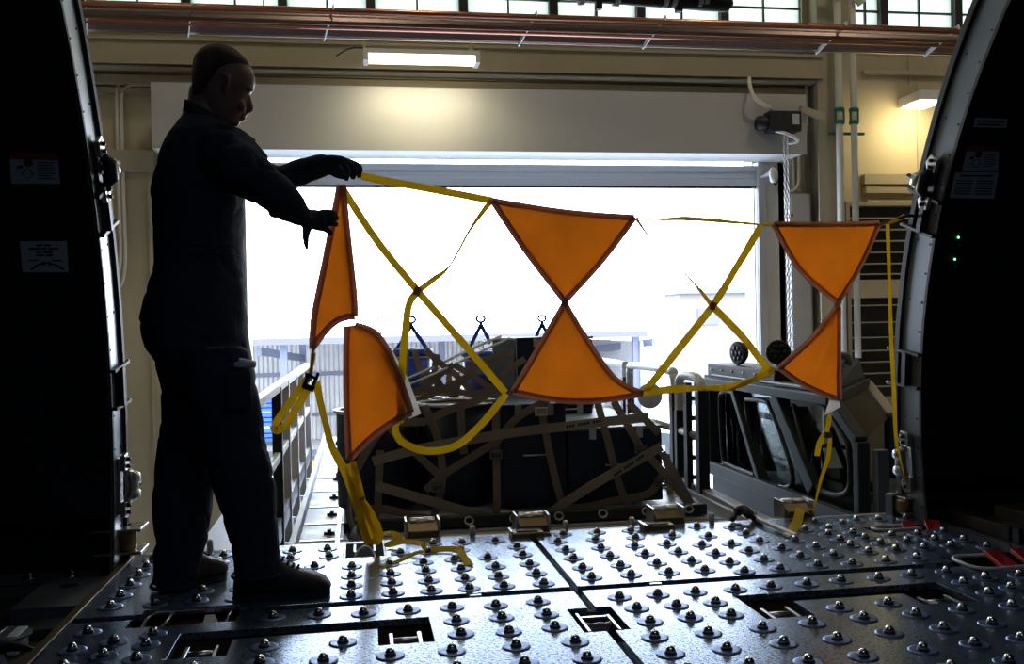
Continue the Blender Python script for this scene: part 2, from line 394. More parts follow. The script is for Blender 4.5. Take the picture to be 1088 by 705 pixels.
part('wall_angle', MB().box((OX0-.5, WY-.1, GZ), (OX0-.12, WY-.02, zb)), 'trimp', t)
# operator
oy = 11.05
a, b = pY(818, 117, oy), pY(852, 139, oy)
t = thing('door_operator', 'black electric motor unit mounted at the end of the door hood', 'motor', (a.x, oy, b.z))
part('gearbox', MB().box((a.x, oy, b.z), (b.x, oy+.19, a.z)), 'black', t, .01)
c = pY(811, 131, oy+.1)
part('motor', MB().lathe([(.05, -.1), (.085, -.08), (.09, 0), (.085, .06), (.05, .09)], c, 20, 'X'), 'black', t)
part('rating_plate', MB().box((pY(842, 120, oy).x, oy-.006, pY(842, 132, oy).z), (pY(849, 120, oy).x, oy, pY(842, 121, oy).z)), 'paper', t)
part('mounting_arm', MB().bar(pY(850, 116, oy+.1), pY(875, 124, oy+.3), .05, .08), 'trimp', t)
conduit('power_cable', 'cream flexible cable curving from the beam to the door motor', [(796, 83, 11.3), (797, 92, 11.2), (803, 105, 11.1), (820, 116, 11.1)], .025, cat='cable')
conduit('power_cable', 'pale flexible cable looping below the door motor', [(824, 139, 11.1), (836, 142, 11.05), (848, 149, 11.05), (840, 152, 11.1), (836, 150, 11.1)], .02, 'whitepaint', cat='cable')
conduit('conduit', 'thin cream conduit dropping beside the doorway, nearer the chain', [(806, 100, 11.9), (831, 102, 11.9), (840, 110, 11.9), (843, 190, 11.9), (850, 203, 11.9)], .02)
conduit('conduit', 'thin cream conduit dropping beside the doorway, curving from the column', [(856, 90, 11.85), (857, 135, 11.85), (849, 160, 11.85), (848, 195, 11.85), (840, 204, 11.85)], .02)
# hand chain
t = MB(); p0 = pY(833, 145, 11.0); p1 = pY(839, 375, 11.0)
def chain(x0, z0, x1, z1, y):
    n = int((z0-z1)/.05)
    for i in range(n):
        f = i/n; x = x0+(x1-x0)*f; z = z0+(z1-z0)*f
        pts = [(x+(.014*math.cos(q) if i % 2 else 0), y+(0 if i % 2 else .014*math.cos(q)), z+.03*math.sin(q)) for q in [k*math.pi/4 for k in range(8)]]
        t.tube(pts, .006, 5, closed=True)
chain(p0.x, p0.z, p1.x, p1.z, 11.0); chain(p0.x+.055, p0.z, p1.x+.055, p1.z, 11.03)
solo('hand_chain', t, 'steel', 'long looped metal hand chain hanging below the door motor', 'chain')
c = pY(822, 186, 11.35)
t = thing('chain_wheel', 'white oval disc on the door guide below the motor', 'wheel', c)
part('disc', MB().lathe([(.09, -.03), (.105, 0), (.09, .03)], c, 24, d=(.75, -.66, 0)), 'whitepaint', t)
part('bracket', MB().bar(c+Vector((.02, .02, .05)), c+Vector((.06, .5, .05)), .05, .03), 'hood', t)
part('rim', MB().lathe([(.112, -.012), (.125, 0), (.112, .012)], c+Vector((.03, .03, 0)), 24, d=(.75, -.66, 0)), 'black', t)
# electrical cabinet below the conduits
a, b = pY(836, 206, 11.8), pY(863, 400, 11.8)
t = thing('electrical_cabinet', 'tall pale grey cabinet on the wall beside the doorway', 'cabinet', (a.x, 11.8, b.z))
part('body', MB().box((a.x, 11.75, b.z), (b.x, 11.98, a.z)), 'hood', t, .01)
part('door', MB().box((a.x+.03, 11.735, b.z+.03), (b.x-.03, 11.748, a.z-.03)), 'hood', t)
part('red_tag', MB().box((pY(838, 228, 11.7).x, 11.725, pY(838, 230, 11.7).z), (pY(844, 228, 11.7).x, 11.734, pY(838, 227, 11.7).z)), 'red', t)
# pipes with green clamps
def pipe(px0, py0, px1, py1, r, Y, lab):
    a, b = pY(px0, py0, Y), pY(px1, py1, Y)
    top = a+(a-b).normalized()*((a.z-HT+.0)/(-(a-b).normalized().z)) if False else Vector((a.x, Y, HT-.01))
    t = thing('wall_pipe', lab, 'pipe', (b.x, Y, GZ), 'pipes on the hangar wall')
    part('pipe', MB().cyl((a.x, Y, b.z if b.z > -1 else GZ), top, r), 'pipe', t)
    for py in (117, 130):
        c = pY(px0, py, Y); part('clamp', MB().lathe([(r+.012, -.025), (r+.02, -.02), (r+.02, .02), (r+.012, .025)], (a.x, Y, c.z), 16), 'green', t)
    part('clamp_strap', MB().box((a.x-r-.02, Y-.02, pY(px0, 130, Y).z), (a.x-r, Y+.0, pY(px0, 117, Y).z)).box((a.x+r, Y-.02, pY(px0, 130, Y).z), (a.x+r+.02, Y, pY(px0, 117, Y).z)), 'green', t)
pipe(891.5, 110, 894, 380, .045, 11.4, 'pale vertical wall pipe with green clamps nearer the column')
pipe(907, 110, 912, 380, .042, 11.4, 'pale vertical wall pipe with green clamps beside the louvre')
solo('pipe_bracket', MB().box((pY(880, 142, 11.5).x, 11.46, pY(890, 143.5, 11.5).z), (pY(917, 142, 11.5).x, 11.5, pY(890, 141, 11.5).z)), 'green', 'dark green strut holding the wall pipes', 'bracket')
a = pY(884, 100, 11.6); solo('wall_pipe', MB().cyl((a.x, 11.7, GZ), (a.x, 11.7, HT-.01), .05), 'beam', 'tan vertical pipe hard against the column', 'pipe', 'pipes on the hangar wall')
a = pY(880, 0, 11.6)
solo('pipe_elbow', MB().tube(smoothpath([(a.x-.25, 11.3, a.z+.02), (a.x, 11.3, a.z+.02), (a.x+.18, 11.3, a.z+.0), (a.x+.3, 11.3, a.z-.14)]), .06), 'pipe', 'cream pipe bend at the top of the column', 'pipe')
# louvre
a, b = pY(900, 219, 11.85), pY(985, 420, 11.85)
t = thing('wall_louvre', 'large dark wall louvre with pale horizontal blades', 'louvre', (a.x, 11.85, b.z))
part('backing', MB().box((a.x, 11.95, b.z), (b.x+.6, 11.99, a.z)), 'black', t)
g = MB()
for py in (232, 244, 256, 268, 280, 291): g.box((a.x, 11.8, 0), (b.x+.6, 11.9, .03), None) if False else g.bar((a.x, 11.85, pY(940, py, 11.85).z), (b.x+.6, 11.85, pY(940, py, 11.85).z), .09, .018)
for py in (324, 342, 358, 372, 384, 396, 410): g.bar((a.x, 11.85, pY(940, py, 11.85).z), (b.x+.6, 11.85, pY(940, py, 11.85).z), .09, .016)
part('blade', g, 'beam', t)
part('frame', MB().box((a.x-.05, 11.78, b.z), (a.x, 11.98, a.z)).box((a.x-.05, 11.78, a.z), (b.x+.6, 11.98, a.z+.05)), 'beam', t)
part('middle_panel', MB().box((a.x, 11.8, pY(940, 316, 11.85).z), (b.x+.6, 11.94, pY(940, 297, 11.85).z)), 'wall', t)
# fluorescent light above the hood
ly = 10.7
a, b = pY(386, 57, ly), pY(509, 78, ly)
t = thing('fluorescent_light', 'lit twin tube fluorescent fitting hung above the door hood', 'ceiling light', (a.x, ly, b.z))
part('housing', MB().box((a.x, ly-.12, a.z-.02), (b.x, ly+.12, a.z+.03)), 'whitepaint', t)
for dy, dz in ((-.07, -.055), (.07, -.055)):
    part('tube', MB().cyl((a.x+.06, ly+dy, a.z+dz), (b.x-.06, ly+dy, a.z+dz), .035), 'tube', t)
part('end_cap', MB().box((a.x, ly-.12, a.z-.1), (a.x+.05, ly+.12, a.z-.02)), 'whitepaint', t)
part('end_cap', MB().box((b.x-.05, ly-.12, a.z-.1), (b.x, ly+.12, a.z-.02)), 'whitepaint', t)
c = pY(387, 40, ly); part('hanger', MB().bar((c.x, ly, a.z+.03), (c.x, ly+.1, a.z+.45), .03, .02), 'beam', t)
c = pY(499, 50, ly); part('hanger', MB().bar((c.x, ly, a.z+.03), (c.x+.1, ly+.1, a.z+.4), .06, .02), 'beam', t)
solo('light_cable', MB().tube(smoothpath([(a.x-.3, ly+.3, a.z+.05), (a.x-.1, ly+.1, a.z+.09), (a.x+.3, ly+.05, a.z+.05), (a.x+.9, ly+.05, a.z+.04)]), .008, 6), 'black', 'thin dark cable lying over the fluorescent fitting', 'cable')
# flood light half hidden by the door frame on the far wall
c = pY(980, 106, 11.5)
t = thing('wall_lamp', 'lit yellow wall lamp behind the edge of the aircraft door frame', 'wall lamp', c)
part('lamp_body', MB().box((c.x-.06, 11.45, c.z), (c.x+.3, 11.98, c.z+.12)), 'whitepaint', t, .01)
part('bulb', MB().box((c.x-.04, 11.5, c.z-.03), (c.x+.28, 11.9, c.z-.002)), 'tube', t)
# radiant tube heater
ry = 9.6
zA = pY(500, 28.5, ry).z
t = thing('radiant_heater', 'long copper tube heater under a dark reflector along the hangar wall', 'heater', (-3, ry, zA))
x0, x1 = -6.0, 9.5
part('reflector', MB().prism([(x0, ry-.17, zA-.075), (x0, ry-.16, zA-.075), (x0, ry-.08, zA+.07), (x0, ry+.14, zA+.07), (x0, ry+.22, zA-.065), (x0, ry+.21, zA-.065), (x0, ry+.13, zA+.058), (x0, ry-.07, zA+.058)], (x1-x0, 0, 0)), 'reflector', t)
part('lower_lip', MB().box((x0, ry+.21, zA-.09), (x1, ry+.235, zA-.07)).box((x0, ry-.18, zA-.0), (x1, ry-.165, zA+.012)), 'steel', t)
part('burner_tube', MB().cyl((x0, ry-.2, zA+.05), (x1, ry-.2, zA+.05), .032), 'copper', t)
part('burner_tube', MB().cyl((x0, ry+.05, zA-.02), (x1, ry+.05, zA-.02), .035), 'copper', t)
for px in (205, 352, 563, 697, 885, 1002, 95):
    x = pY(px, 30, ry).x
    part('hanger_bracket', MB().bar((x+.03, ry-.24, zA+.085), (x-.08, ry+.24, zA-.095), .05, .012, up=(1, 0, 0)), 'whitepaint', t)
for px in (280, 632):
    x = pY(px, 5, ry).x
    part('hanger_chain', MB().cyl((x, ry, zA+.07), (x, ry, HT), .008, 6), 'steel', t)
# ================================================================== OUTSIDE
t = thing('open_shed', 'long pale metal shed with an open front across the apron', 'shed', (0, 40, GZ))
SY = 40
zr = pY(500, 358, SY).z
part('roof', MB().box((-14, SY-2, zr-.05), (11.6, SY+9, zr+.12)), 'whitepaint', t)
part('fascia_board', MB().box((-14, SY-2.1, zr-.12), (11.7, SY-2.0, zr+.14)), 'fascia', t)
part('back_wall', MB().box((-14, SY+8, GZ), (11.6, SY+8.2, zr-.05)), 'metalclad', t)
part('side_wall', MB().box((11.5, SY-1.8, GZ), (11.6, SY+8, zr-.3)), 'metalclad', t)
for px, yy in ((302, SY-1.5), (322, SY+6.5), (676, SY-1.5), (610, SY+6.5), (470, SY+6.5), (536, SY+6.5)):
    x = pY(px, 400, yy).x; part('post', MB().box((x-.14, yy-.14, GZ), (x+.14, yy+.14, zr-.1)), 'canopy', t)
for px in (322, 610):
    x = pY(px, 400, SY+6.5).x
    part('rafter', MB().bar((x, SY+6.5, zr-.9), (x+(1.6 if px > 400 else -1.2), SY-1.6, zr-.35), .18, .3), 'canopy', t)
part('girt', MB().box((-14, SY+7.85, pY(400, 395, SY+8).z-.1), (12, SY+7.99, pY(400, 393, SY+8).z)), 'canopy', t)
part('girt', MB().box((-14, SY+7.85, pY(400, 437, SY+8).z-.1), (12, SY+7.99, pY(400, 436, SY+8).z)), 'canopy', t)
# pale block to the right
a = pY(722, 312, 60); b = pY(790, 312, 60)
t = thing('pale_building', 'tall pale building standing past the end of the shed', 'building', (a.x, 60, GZ))
part('wall', MB().box((a.x, 60, GZ), (a.x+16, 63, a.z)), 'pale', t)
part('roof_edge', MB().box((a.x-.2, 59.7, a.z), (a.x+16.2, 63, a.z+.35)), 'canopy', t)
part('window', MB().box((a.x+1.2, 59.93, pY(740, 345, 60).z), (a.x+2.6, 59.99, pY(740, 328, 60).z)), 'fascia', t)
part('window', MB().box((a.x+.6, 59.93, pY(740, 440, 60).z), (a.x+3.6, 59.99, pY(740, 405, 60).z)), 'canopy', t)
# far tree
t = thing('tree', 'hazy green tree rising behind the shed roof', 'tree', (0.9, 75, GZ))
c = pY(403, 338, 75)
part('trunk', MB().tube([(c.x, 75, GZ), (c.x, 75, c.z-1)], [.25, .15], 8), 'bark', t)
g = MB(); rnd = random.Random(3)
for i in range(420):
    d = Vector((rnd.gauss(0, .9), rnd.gauss(0, .8), rnd.gauss(0, .9))); q = Vector((c.x, 75, c.z))+d
    e = Euler((rnd.random()*6, rnd.random()*6, 0)).to_matrix(); s = .22
    g.add([q+e@Vector(v) for v in ((-s, 0, 0), (0, -s/2, 0), (s, 0, 0), (0, s/2, 0))], [(0, 1, 2, 3)])
part('crown', g, 'leaf', t)
# flatbed trailer, blue crates, yellow stand, low rail
c = pY(310, 478, 34); gz = GZ
t = thing('flatbed_trailer', 'dark low flatbed trailer parked in front of the shed', 'trailer', (c.x, 34, gz))
part('bed', MB().box((c.x-1.3, 33.2, gz+.95), (c.x+.8, 35, gz+1.1)), 'cabdark', t)
part('cargo_box', MB().box((c.x-.6, 33.4, gz+1.1), (c.x+.5, 34.8, gz+1.9)), 'pale', t)
for dx in (-.8, .1):
    part('wheel', MB().lathe([(.42, -.12), (.48, 0), (.42, .12)], (c.x+dx, 33.2, gz+.48), 18, 'Y'), 'rubber', t)
c = pY(283, 425, 22)
for i, (dx, z0, z1, lb) in enumerate(((0, 0, 1.0, 'bottom'), (0.02, 1.0, 1.9, 'middle'), (0, 1.9, 2.8, 'top'))):
    zb0 = pY(283, 468, 22).z
    t = thing('blue_crate', 'blue slatted crate outside past the railing, %s of its stack' % lb, 'crate', (c.x+dx, 22, zb0+z0*.35), 'blue crates outside')
    g = MB()
    for k in range(3): g.box((c.x+dx-.25, 21.8, zb0+z0*.35+k*.1), (c.x+dx+.3, 22.4, zb0+z0*.35+k*.1+.07))
    part('slats', g, 'blue', t)
    part('corner_post', MB().box((c.x+dx-.27, 21.78, zb0+z0*.35), (c.x+dx-.2, 21.86, zb0+z1*.35)), 'blue', t)
    part('corner_post', MB().box((c.x+dx+.25, 21.78, zb0+z0*.35), (c.x+dx+.32, 21.86, zb0+z1*.35)), 'blue', t)
solo('crate_stand', MB().box((c.x-.4, 21.7, GZ), (c.x+.45, 22.5, GZ+.2)).box((c.x-.35, 21.75, GZ+.2), (c.x-.25, 21.85, zb0)).box((c.x+.3, 21.75, GZ+.2), (c.x+.4, 21.85, zb0)).box((c.x-.4, 21.7, zb0-.08), (c.x+.45, 22.5, zb0)), 'cabdark', 'dark stand under the stack of blue crates', 'stand')
c = pY(345, 462, 36)
solo('yellow_barrier', MB().box((c.x-.6, 36, GZ+.5), (c.x+.9, 36.1, GZ+.75)).box((c.x-.5, 35.9, GZ), (c.x-.4, 36.2, GZ+.9)).box((c.x+.7, 35.9, GZ), (c.x+.8, 36.2, GZ+.9)), 'yel', 'low yellow barrier standing by the flatbed trailer', 'barrier')
a = pY(697, 436, 30)
g = MB()
for k in range(5): g.cyl((a.x+k*.5, 30, GZ), (a.x+k*.5, 30, a.z), .03, 8)
for dz in (0, -.35, -.7): g.cyl((a.x, 30, a.z+dz), (a.x+2, 30, a.z+dz), .03, 8)
solo('guard_rail', g, 'whitepaint', 'white tubular guard rail outside in front of the shed', 'railing')
c = pY(717, 466, 33)
t = thing('equipment_cart', 'small dark wheeled cart on the apron beyond the railing', 'cart', (c.x, 33, GZ))
part('body', MB().box((c.x-.4, 32.6, c.z-.25), (c.x+.4, 33.4, c.z+.25)), 'cabdark', t, .03)
part('support', MB().box((c.x-.3, 32.8, GZ+.35), (c.x-.2, 33.2, c.z-.25)).box((c.x+.2, 32.8, GZ+.35), (c.x+.3, 33.2, c.z-.25)).box((c.x-.4, 32.7, GZ+.3), (c.x+.4, 33.3, GZ+.4)), 'cabdark', t)
for dx in (-.3, .3): part('wheel', MB().lathe([(.13, -.04), (.16, 0), (.13, .04)], (c.x+dx, 32.7, GZ+.16), 14, 'Y'), 'rubber', t)
# ================================================================== AIRCRAFT CABIN
YC, ZC, RO, RI = 1.45, .45, 2.62, 2.43
DX0, DX1 = -.94, 2.44
CX0, CX1 = -4.2, 6.2
def arc(x0, x1, a0, a1, r0, r1, n=28):
    g = MB(); vs = []
    for i in range(n+1):
        a = R(a0+(a1-a0)*i/n)
        for r in (r0, r1):
            for x in (x0, x1): vs.append((x, YC+r*math.cos(a), ZC+r*math.sin(a)))
    fs = []
    for i in range(n):
        o = 4*i; p = o+4
        fs += [(o, o+1, p+1, p), (o+2, p+2, p+3, o+3), (o, p, p+2, o+2), (o+1, o+3, p+3, p+1)]
    fs += [(0, 2, 3, 1), (4*n, 4*n+1, 4*n+3, 4*n+2)]
    return g.add(vs, fs, False)
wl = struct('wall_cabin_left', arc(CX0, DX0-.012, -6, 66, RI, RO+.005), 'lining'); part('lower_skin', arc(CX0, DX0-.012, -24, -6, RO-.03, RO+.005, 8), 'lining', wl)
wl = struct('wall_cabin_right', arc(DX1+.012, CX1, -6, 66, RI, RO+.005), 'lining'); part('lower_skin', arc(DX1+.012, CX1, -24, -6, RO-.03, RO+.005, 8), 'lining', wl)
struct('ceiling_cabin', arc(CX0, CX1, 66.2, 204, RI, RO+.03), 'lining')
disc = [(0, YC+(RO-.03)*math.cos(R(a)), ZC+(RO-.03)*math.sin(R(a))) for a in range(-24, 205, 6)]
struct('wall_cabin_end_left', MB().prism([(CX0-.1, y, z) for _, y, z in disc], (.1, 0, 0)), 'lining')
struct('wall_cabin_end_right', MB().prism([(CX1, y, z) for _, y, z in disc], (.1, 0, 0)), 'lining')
# door jambs: metal edge frames, their seals and joint straps
for nm, xx, s in (('left', DX0, 1), ('right', DX1, -1)):
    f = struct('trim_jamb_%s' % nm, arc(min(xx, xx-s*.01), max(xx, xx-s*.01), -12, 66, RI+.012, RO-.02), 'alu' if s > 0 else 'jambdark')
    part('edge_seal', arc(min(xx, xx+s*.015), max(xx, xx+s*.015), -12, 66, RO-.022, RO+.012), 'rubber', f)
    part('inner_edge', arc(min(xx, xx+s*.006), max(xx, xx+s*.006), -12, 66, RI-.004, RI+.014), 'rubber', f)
    g = MB()
    for a in range(-9, 64, 3):
        for r in ((RI+.035), (RO-.06)):
            if (a//3) % 2 and r > RI+.05: continue
            p = Vector((xx, YC+r*math.cos(R(a)), ZC+r*math.sin(R(a)))); g.lathe([(.005, -.004), (.004, .004)], p, 8, d=(s, 0, 0), sm=False)
    part('rivet', g, 'black', f)
def onjamb(px, py, xx): return pX(px, py, xx)
def polar(p): return math.atan2(p.z-ZC, p.y-YC)
def P(xx, r, a): return Vector((xx, YC+r*math.cos(a), ZC+r*math.sin(a)))
# latch fittings on the jambs
def jamb_latch(px, py, xx, s, length, label, mt='steel', big=True):
    a0 = polar(onjamb(px, py, xx)); t = thing('jamb_latch', label, 'latch', P(xx, (RI+RO)/2, a0), 'latches on the door frame')
    rm = (RI+RO)/2+.0; da = length/2/rm
    tang = (P(0, 1, a0+.01)-P(0, 1, a0-.01)).normalized(); rad = P(0, 1, a0)-P(0, 0, a0)
    def Q(u, v, w): return P(xx, rm, a0)+tang*u+rad*v+Vector((s*w, 0, 0))
    hl = length/2
    part('backing_plate', MB().bar(Q(-hl, 0, .006), Q(hl, 0, .006), .05, .012, up=(1, 0, 0)), 'black' if big else 'steel', t, .003)
    for u in (-hl*.82, hl*.82):
        g = MB().prism([Q(u-.03, -.03, .012), Q(u+.03, -.035, .012), Q(u+.04, .02, .012), Q(u, .045, .012), Q(u-.035, .02, .012)], (s*.02, 0, 0))
        part('lug', g, 'steel', t, .003)
        part('bolt', MB().cyl(Q(u-.012, 0, .03), Q(u-.012, 0, .045), .008, 8).cyl(Q(u+.015, 0, .03), Q(u+.015, 0, .045), .008, 8), 'black', t)
    part('latch_body', MB().tube([Q(-hl*.55, 0, .03), Q(-hl*.3, 0, .05), Q(hl*.3, 0, .05), Q(hl*.55, 0, .03)], [.016, .025, .025, .016], 12), 'black' if big else 'steel', t)
    if big:
        part('spool', MB().lathe([(.02, -.03), (.034, -.02), (.034, .02), (.02, .03)], Q(0, .05, .04), 14, d=tang), 'steel', t)
        part('pin', MB().cyl(Q(0, .04, .04), Q(0, .12, .05), .012, 10), 'black', t)
    else:
        part('spool', MB().lathe([(.018, -.02), (.026, 0), (.018, .02)], Q(-hl*.3, 0, .06), 12, d=(1, 0, 0)).lathe([(.018, -.02), (.026, 0), (.018, .02)], Q(hl*.3, 0, .06), 12, d=(1, 0, 0)), 'steel', t)
        if s > 0: part('pin', MB().cyl(Q(0, .02, .04), Q(0, .12, .05), .014, 10), 'black', t)
    return t
jamb_latch(107, 176, DX0, 1, .21, 'dark latch with a projecting pin high on the pale door frame edge')
jamb_latch(122, 518, DX0, 1, .22, 'silver latch low on the dark left door frame above the roller bracket', big=False)
jamb_latch(983, 190, DX1, -1, .20, 'latch with two white lugs on the upper door frame beside the green lights')
jamb_latch(968, 490, DX1, -1, .24, 'silver bolted latch low on the door frame beside the cab', big=False)
def strap(pxa, py, xx, s, label):
    a0 = polar(onjamb(pxa, py, xx)); t = thing('frame_strap', label, 'bracket', P(xx, RO, a0), 'straps on the door frame')
    for da in (-.03, .03):
        part('bar', MB().bar(P(xx+s*.012, RI+.0, a0+da), P(xx+s*.012, RO+.05, a0+da), .012, .024, up=(1, 0, 0)), 'black', t)
        part('stud', MB().cyl(P(xx+s*.012, RO+.03, a0+da), P(xx+s*.012, RO+.065, a0+da), .009, 8), 'black', t)
    part('spacer', MB().bar(P(xx+s*.008, (RI+RO)/2, a0-.03), P(xx+s*.008, (RI+RO)/2, a0+.03), .03, .05, up=(1, 0, 0)), 'black', t)
strap(114, 217, DX0, 1, 'black double bar strap on the bright door frame edge below the pin latch')
strap(124, 410, DX0, 1, 'black double bar strap halfway down the door frame behind the person')
strap(978, 225, DX1, -1, 'black double bar strap just below the latch with two white lugs')
strap(967, 392, DX1, -1, 'black strap halfway down the door frame behind the hanging yellow strap')
# roller brackets at the feet of the jambs
for px0, px1, py0, py1, xx, s, lb in ((128, 153, 560, 586, DX0, 1, 'bronze roller bracket at the foot of the door frame behind the person'), (955, 967, 527, 545, DX1, -1, 'brass roller bracket at the foot of the door frame beside the cab')):
    y = 4.0; a = pY(px0, py0, y); b = pY(px1, py1, y); zc = (a.z+b.z)/2; zh = abs(a.z-b.z)/2
    t = thing('roller_bracket', lb, 'bracket', ((a.x+b.x)/2, y, 0))
    part('housing', MB().box((min(a.x, b.x)-(.1 if s > 0 else 0), y-.05, zc+zh-.012), (max(a.x, b.x)+(0 if s > 0 else .15), y+.1, zc+zh)).box((min(a.x, b.x)-(.1 if s > 0 else 0), y-.05, zc-zh), (max(a.x, b.x)+(0 if s > 0 else .15), y+.1, zc-zh+.012)), 'steel', t, .003)
    part('roller', MB().lathe([(.035, -zh+.012), (.04, -zh+.02), (.04, zh-.02), (.035, zh-.012)], (a.x+s*.02 if s > 0 else (a.x+b.x)/2, y+.0, zc), 18), 'bronze', t)
    part('post', MB().box((a.x-.02 if s < 0 else a.x-.08, y+.02, 0), (a.x+.03, y+.08, zc+zh)), 'cabdark', t)
# labels on the lining: small plates bent over the curve
def label_plate(name, pts, r_in, lab, lines, band=None, arrows=False, fig=False):
    # pts: px corners tl,tr,br,bl on the cabin side of the lining
    def hit(px, py, dr=0.):
        d = ray(px, py); lo, hi = .5, 6.
        o = Vector((0, 0, H))
        for _ in range(60):
            m = (lo+hi)/2; q = o+d*m
            if math.hypot(q.y-YC, q.z-ZC) < RI-dr or q.y < YC: lo = m
            else: hi = m
        return o+d*lo
    tl, tr, br, bl = [hit(*p, .004) for p in pts]
    t = thing(name, lab, 'label', (tl+br)/2)
    def q(u, v, out=0.):
        p = (tl*(1-u)+tr*u)*(1-v)+(bl*(1-u)+br*u)*v
        n = (tr-tl).cross(bl-tl).normalized(); n = n if n.y < 0 else -n
        return p+n*out
    def rect(g, u0, v0, u1, v1, o): return g.prism([q(u0, v0, o), q(u1, v0, o), q(u1, v1, o), q(u0, v1, o)], q(0, 0, o+.0008)-q(0, 0, o))
    part('plate', rect(MB(), 0, 0, 1, 1, .0), 'paper', t)
    if band: part('header', rect(MB(), 0, 0, 1, band, .001), 'redink', t)
    g = MB()
    for (u0, v0, u1, v1) in lines: rect(g, u0, v0, u1, v1, .001)
    part('print', g, 'ink', t)
    if arrows:
        g = MB()
        for s in (0, 1):
            pts2 = [q(.18+.27*k/6 if not s else .90-.27*k/6, .92-.20*math.sin(k/6*1.4), .002) for k in range(7)]
            g.ribbon(pts2, .006, q(0, 0, 1)-q(0, 0, 0), .0008, k=1)
            e = pts2[-1]; dd = (pts2[-1]-pts2[-3]).normalized(); nn = dd.cross(q(0, 0, 1)-q(0, 0, 0)).normalized()*.009
            g.prism([e+nn, e-nn, e+dd*.018], q(0, 0, .0008)-q(0, 0, 0))
        part('arrow', g, 'ink', t)
    if fig:
        g = MB(); c = q(.35, .68, .002); ux = (q(1, 0)-q(0, 0)).normalized(); uy = (q(0, 0)-q(0, 1)).normalized(); s = .02
        w = s*.8
        for k in range(4):
            d0 = [ux*s, uy*s, -ux*s, -uy*s]; g.ribbon([c+d0[k], c+d0[(k+1) % 4]], .0025, q(0, 0, 1)-q(0, 0, 0), .0008, k=1)
        c2 = q(.38, .32, .002); g.prism([c2+ux*w*math.cos(a)+uy*w*math.sin(a) for a in [k*math.pi/5 for k in range(10)]], q(0, 0, .0008)-q(0, 0, 0))
        c3 = q(.2, .45, .002); g.prism([c3+ux*w*.6+uy*w*.3, c3-ux*w*.5+uy*w*.2, c3-ux*w*.6-uy*w*.4, c3+ux*w*.5-uy*w*.4], q(0, 0, .0008)-q(0, 0, 0))
        part('pictogram', g, 'ink', t)
    return t, q
t, q = label_plate('warning_label', [(10, 161), (61, 163), (64, 195), (12, 195)], 0, 'warning label with a red header and pictograms on the dark cabin wall',
    [(.56, .3+.085*k, .56+w, .33+.085*k) for k, w in enumerate((.36, .3, .38, .34, .38, .28, .36))], .22, fig=True)
t, q = label_plate('instruction_label', [(21, 256), (71, 256), (73, 289), (24, 289)], 0, 'plain label with two curved arrows on the dark cabin wall',
    [(.34, .10, .48, .16), (.51, .10, .66, .16), (.18, .21, .42, .27), (.45, .21, .56, .27), (.59, .21, .82, .27), (.32, .32, .45, .38), (.48, .32, .68, .38), (.32, .42, .5, .48), (.53, .42, .68, .48), (.14, .6, .36, .64), (.66, .6, .86, .64)], arrows=True)
t, q = label_plate('instruction_label', [(1036, 125), (1071, 126), (1069, 136), (1034, 135)], 0, 'narrow two line label high on the cabin wall beyond the door frame',
    [(.1, .25, .9, .4), (.1, .6, .8, .75)])
t, q = label_plate('warning_label', [(1028, 155), (1062, 155), (1060, 182), (1022, 182)], 0, 'warning label with a dim red header beside the door frame above the green lights',
    [(.56, .35+.085*k, .56+w, .38+.085*k) for k, w in enumerate((.36, .3, .38, .34, .38, .28))], .2, fig=True)
t, q = label_plate('instruction_label', [(1015, 183), (1061, 183), (1056, 211), (1009, 210)], 0, 'wide pale two column label under the warning label above the green lights',
    [(.12, .1, .88, .16)]+[(.06, .3+.1*k, .44, .34+.1*k) for k in range(6)]+[(.54, .3+.1*k, .92, .34+.1*k) for k in range(6)])
# switch panel with the two green lights
t, q = label_plate('control_panel', [(1005, 228), (1040, 228), (1036, 290), (1000, 290)], 0, 'black control panel with two small green lights on the cabin wall',
    [(.1, .08, .9, .12)])
for o in kids(t):
    o.data = o.data.copy(); o.data.materials[0] = M['black']
for u, v in (((1019.5-1005)/35, .38), ((1015.5-1003)/35, .755)):
    part('indicator', MB().lathe([(.004, 0), (.0045, .003), (.002, .006)], q(u, v, .002), 10, d=q(0, 0, 1)-q(0, 0, 0)), 'led', t)
    part('switch', MB().lathe([(.008, 0), (.007, .01), (.004, .02)], q(u+.02, v+.13, .002), 10, d=q(0, 0, 1)-q(0, 0, 0)), 'cabdark', t)
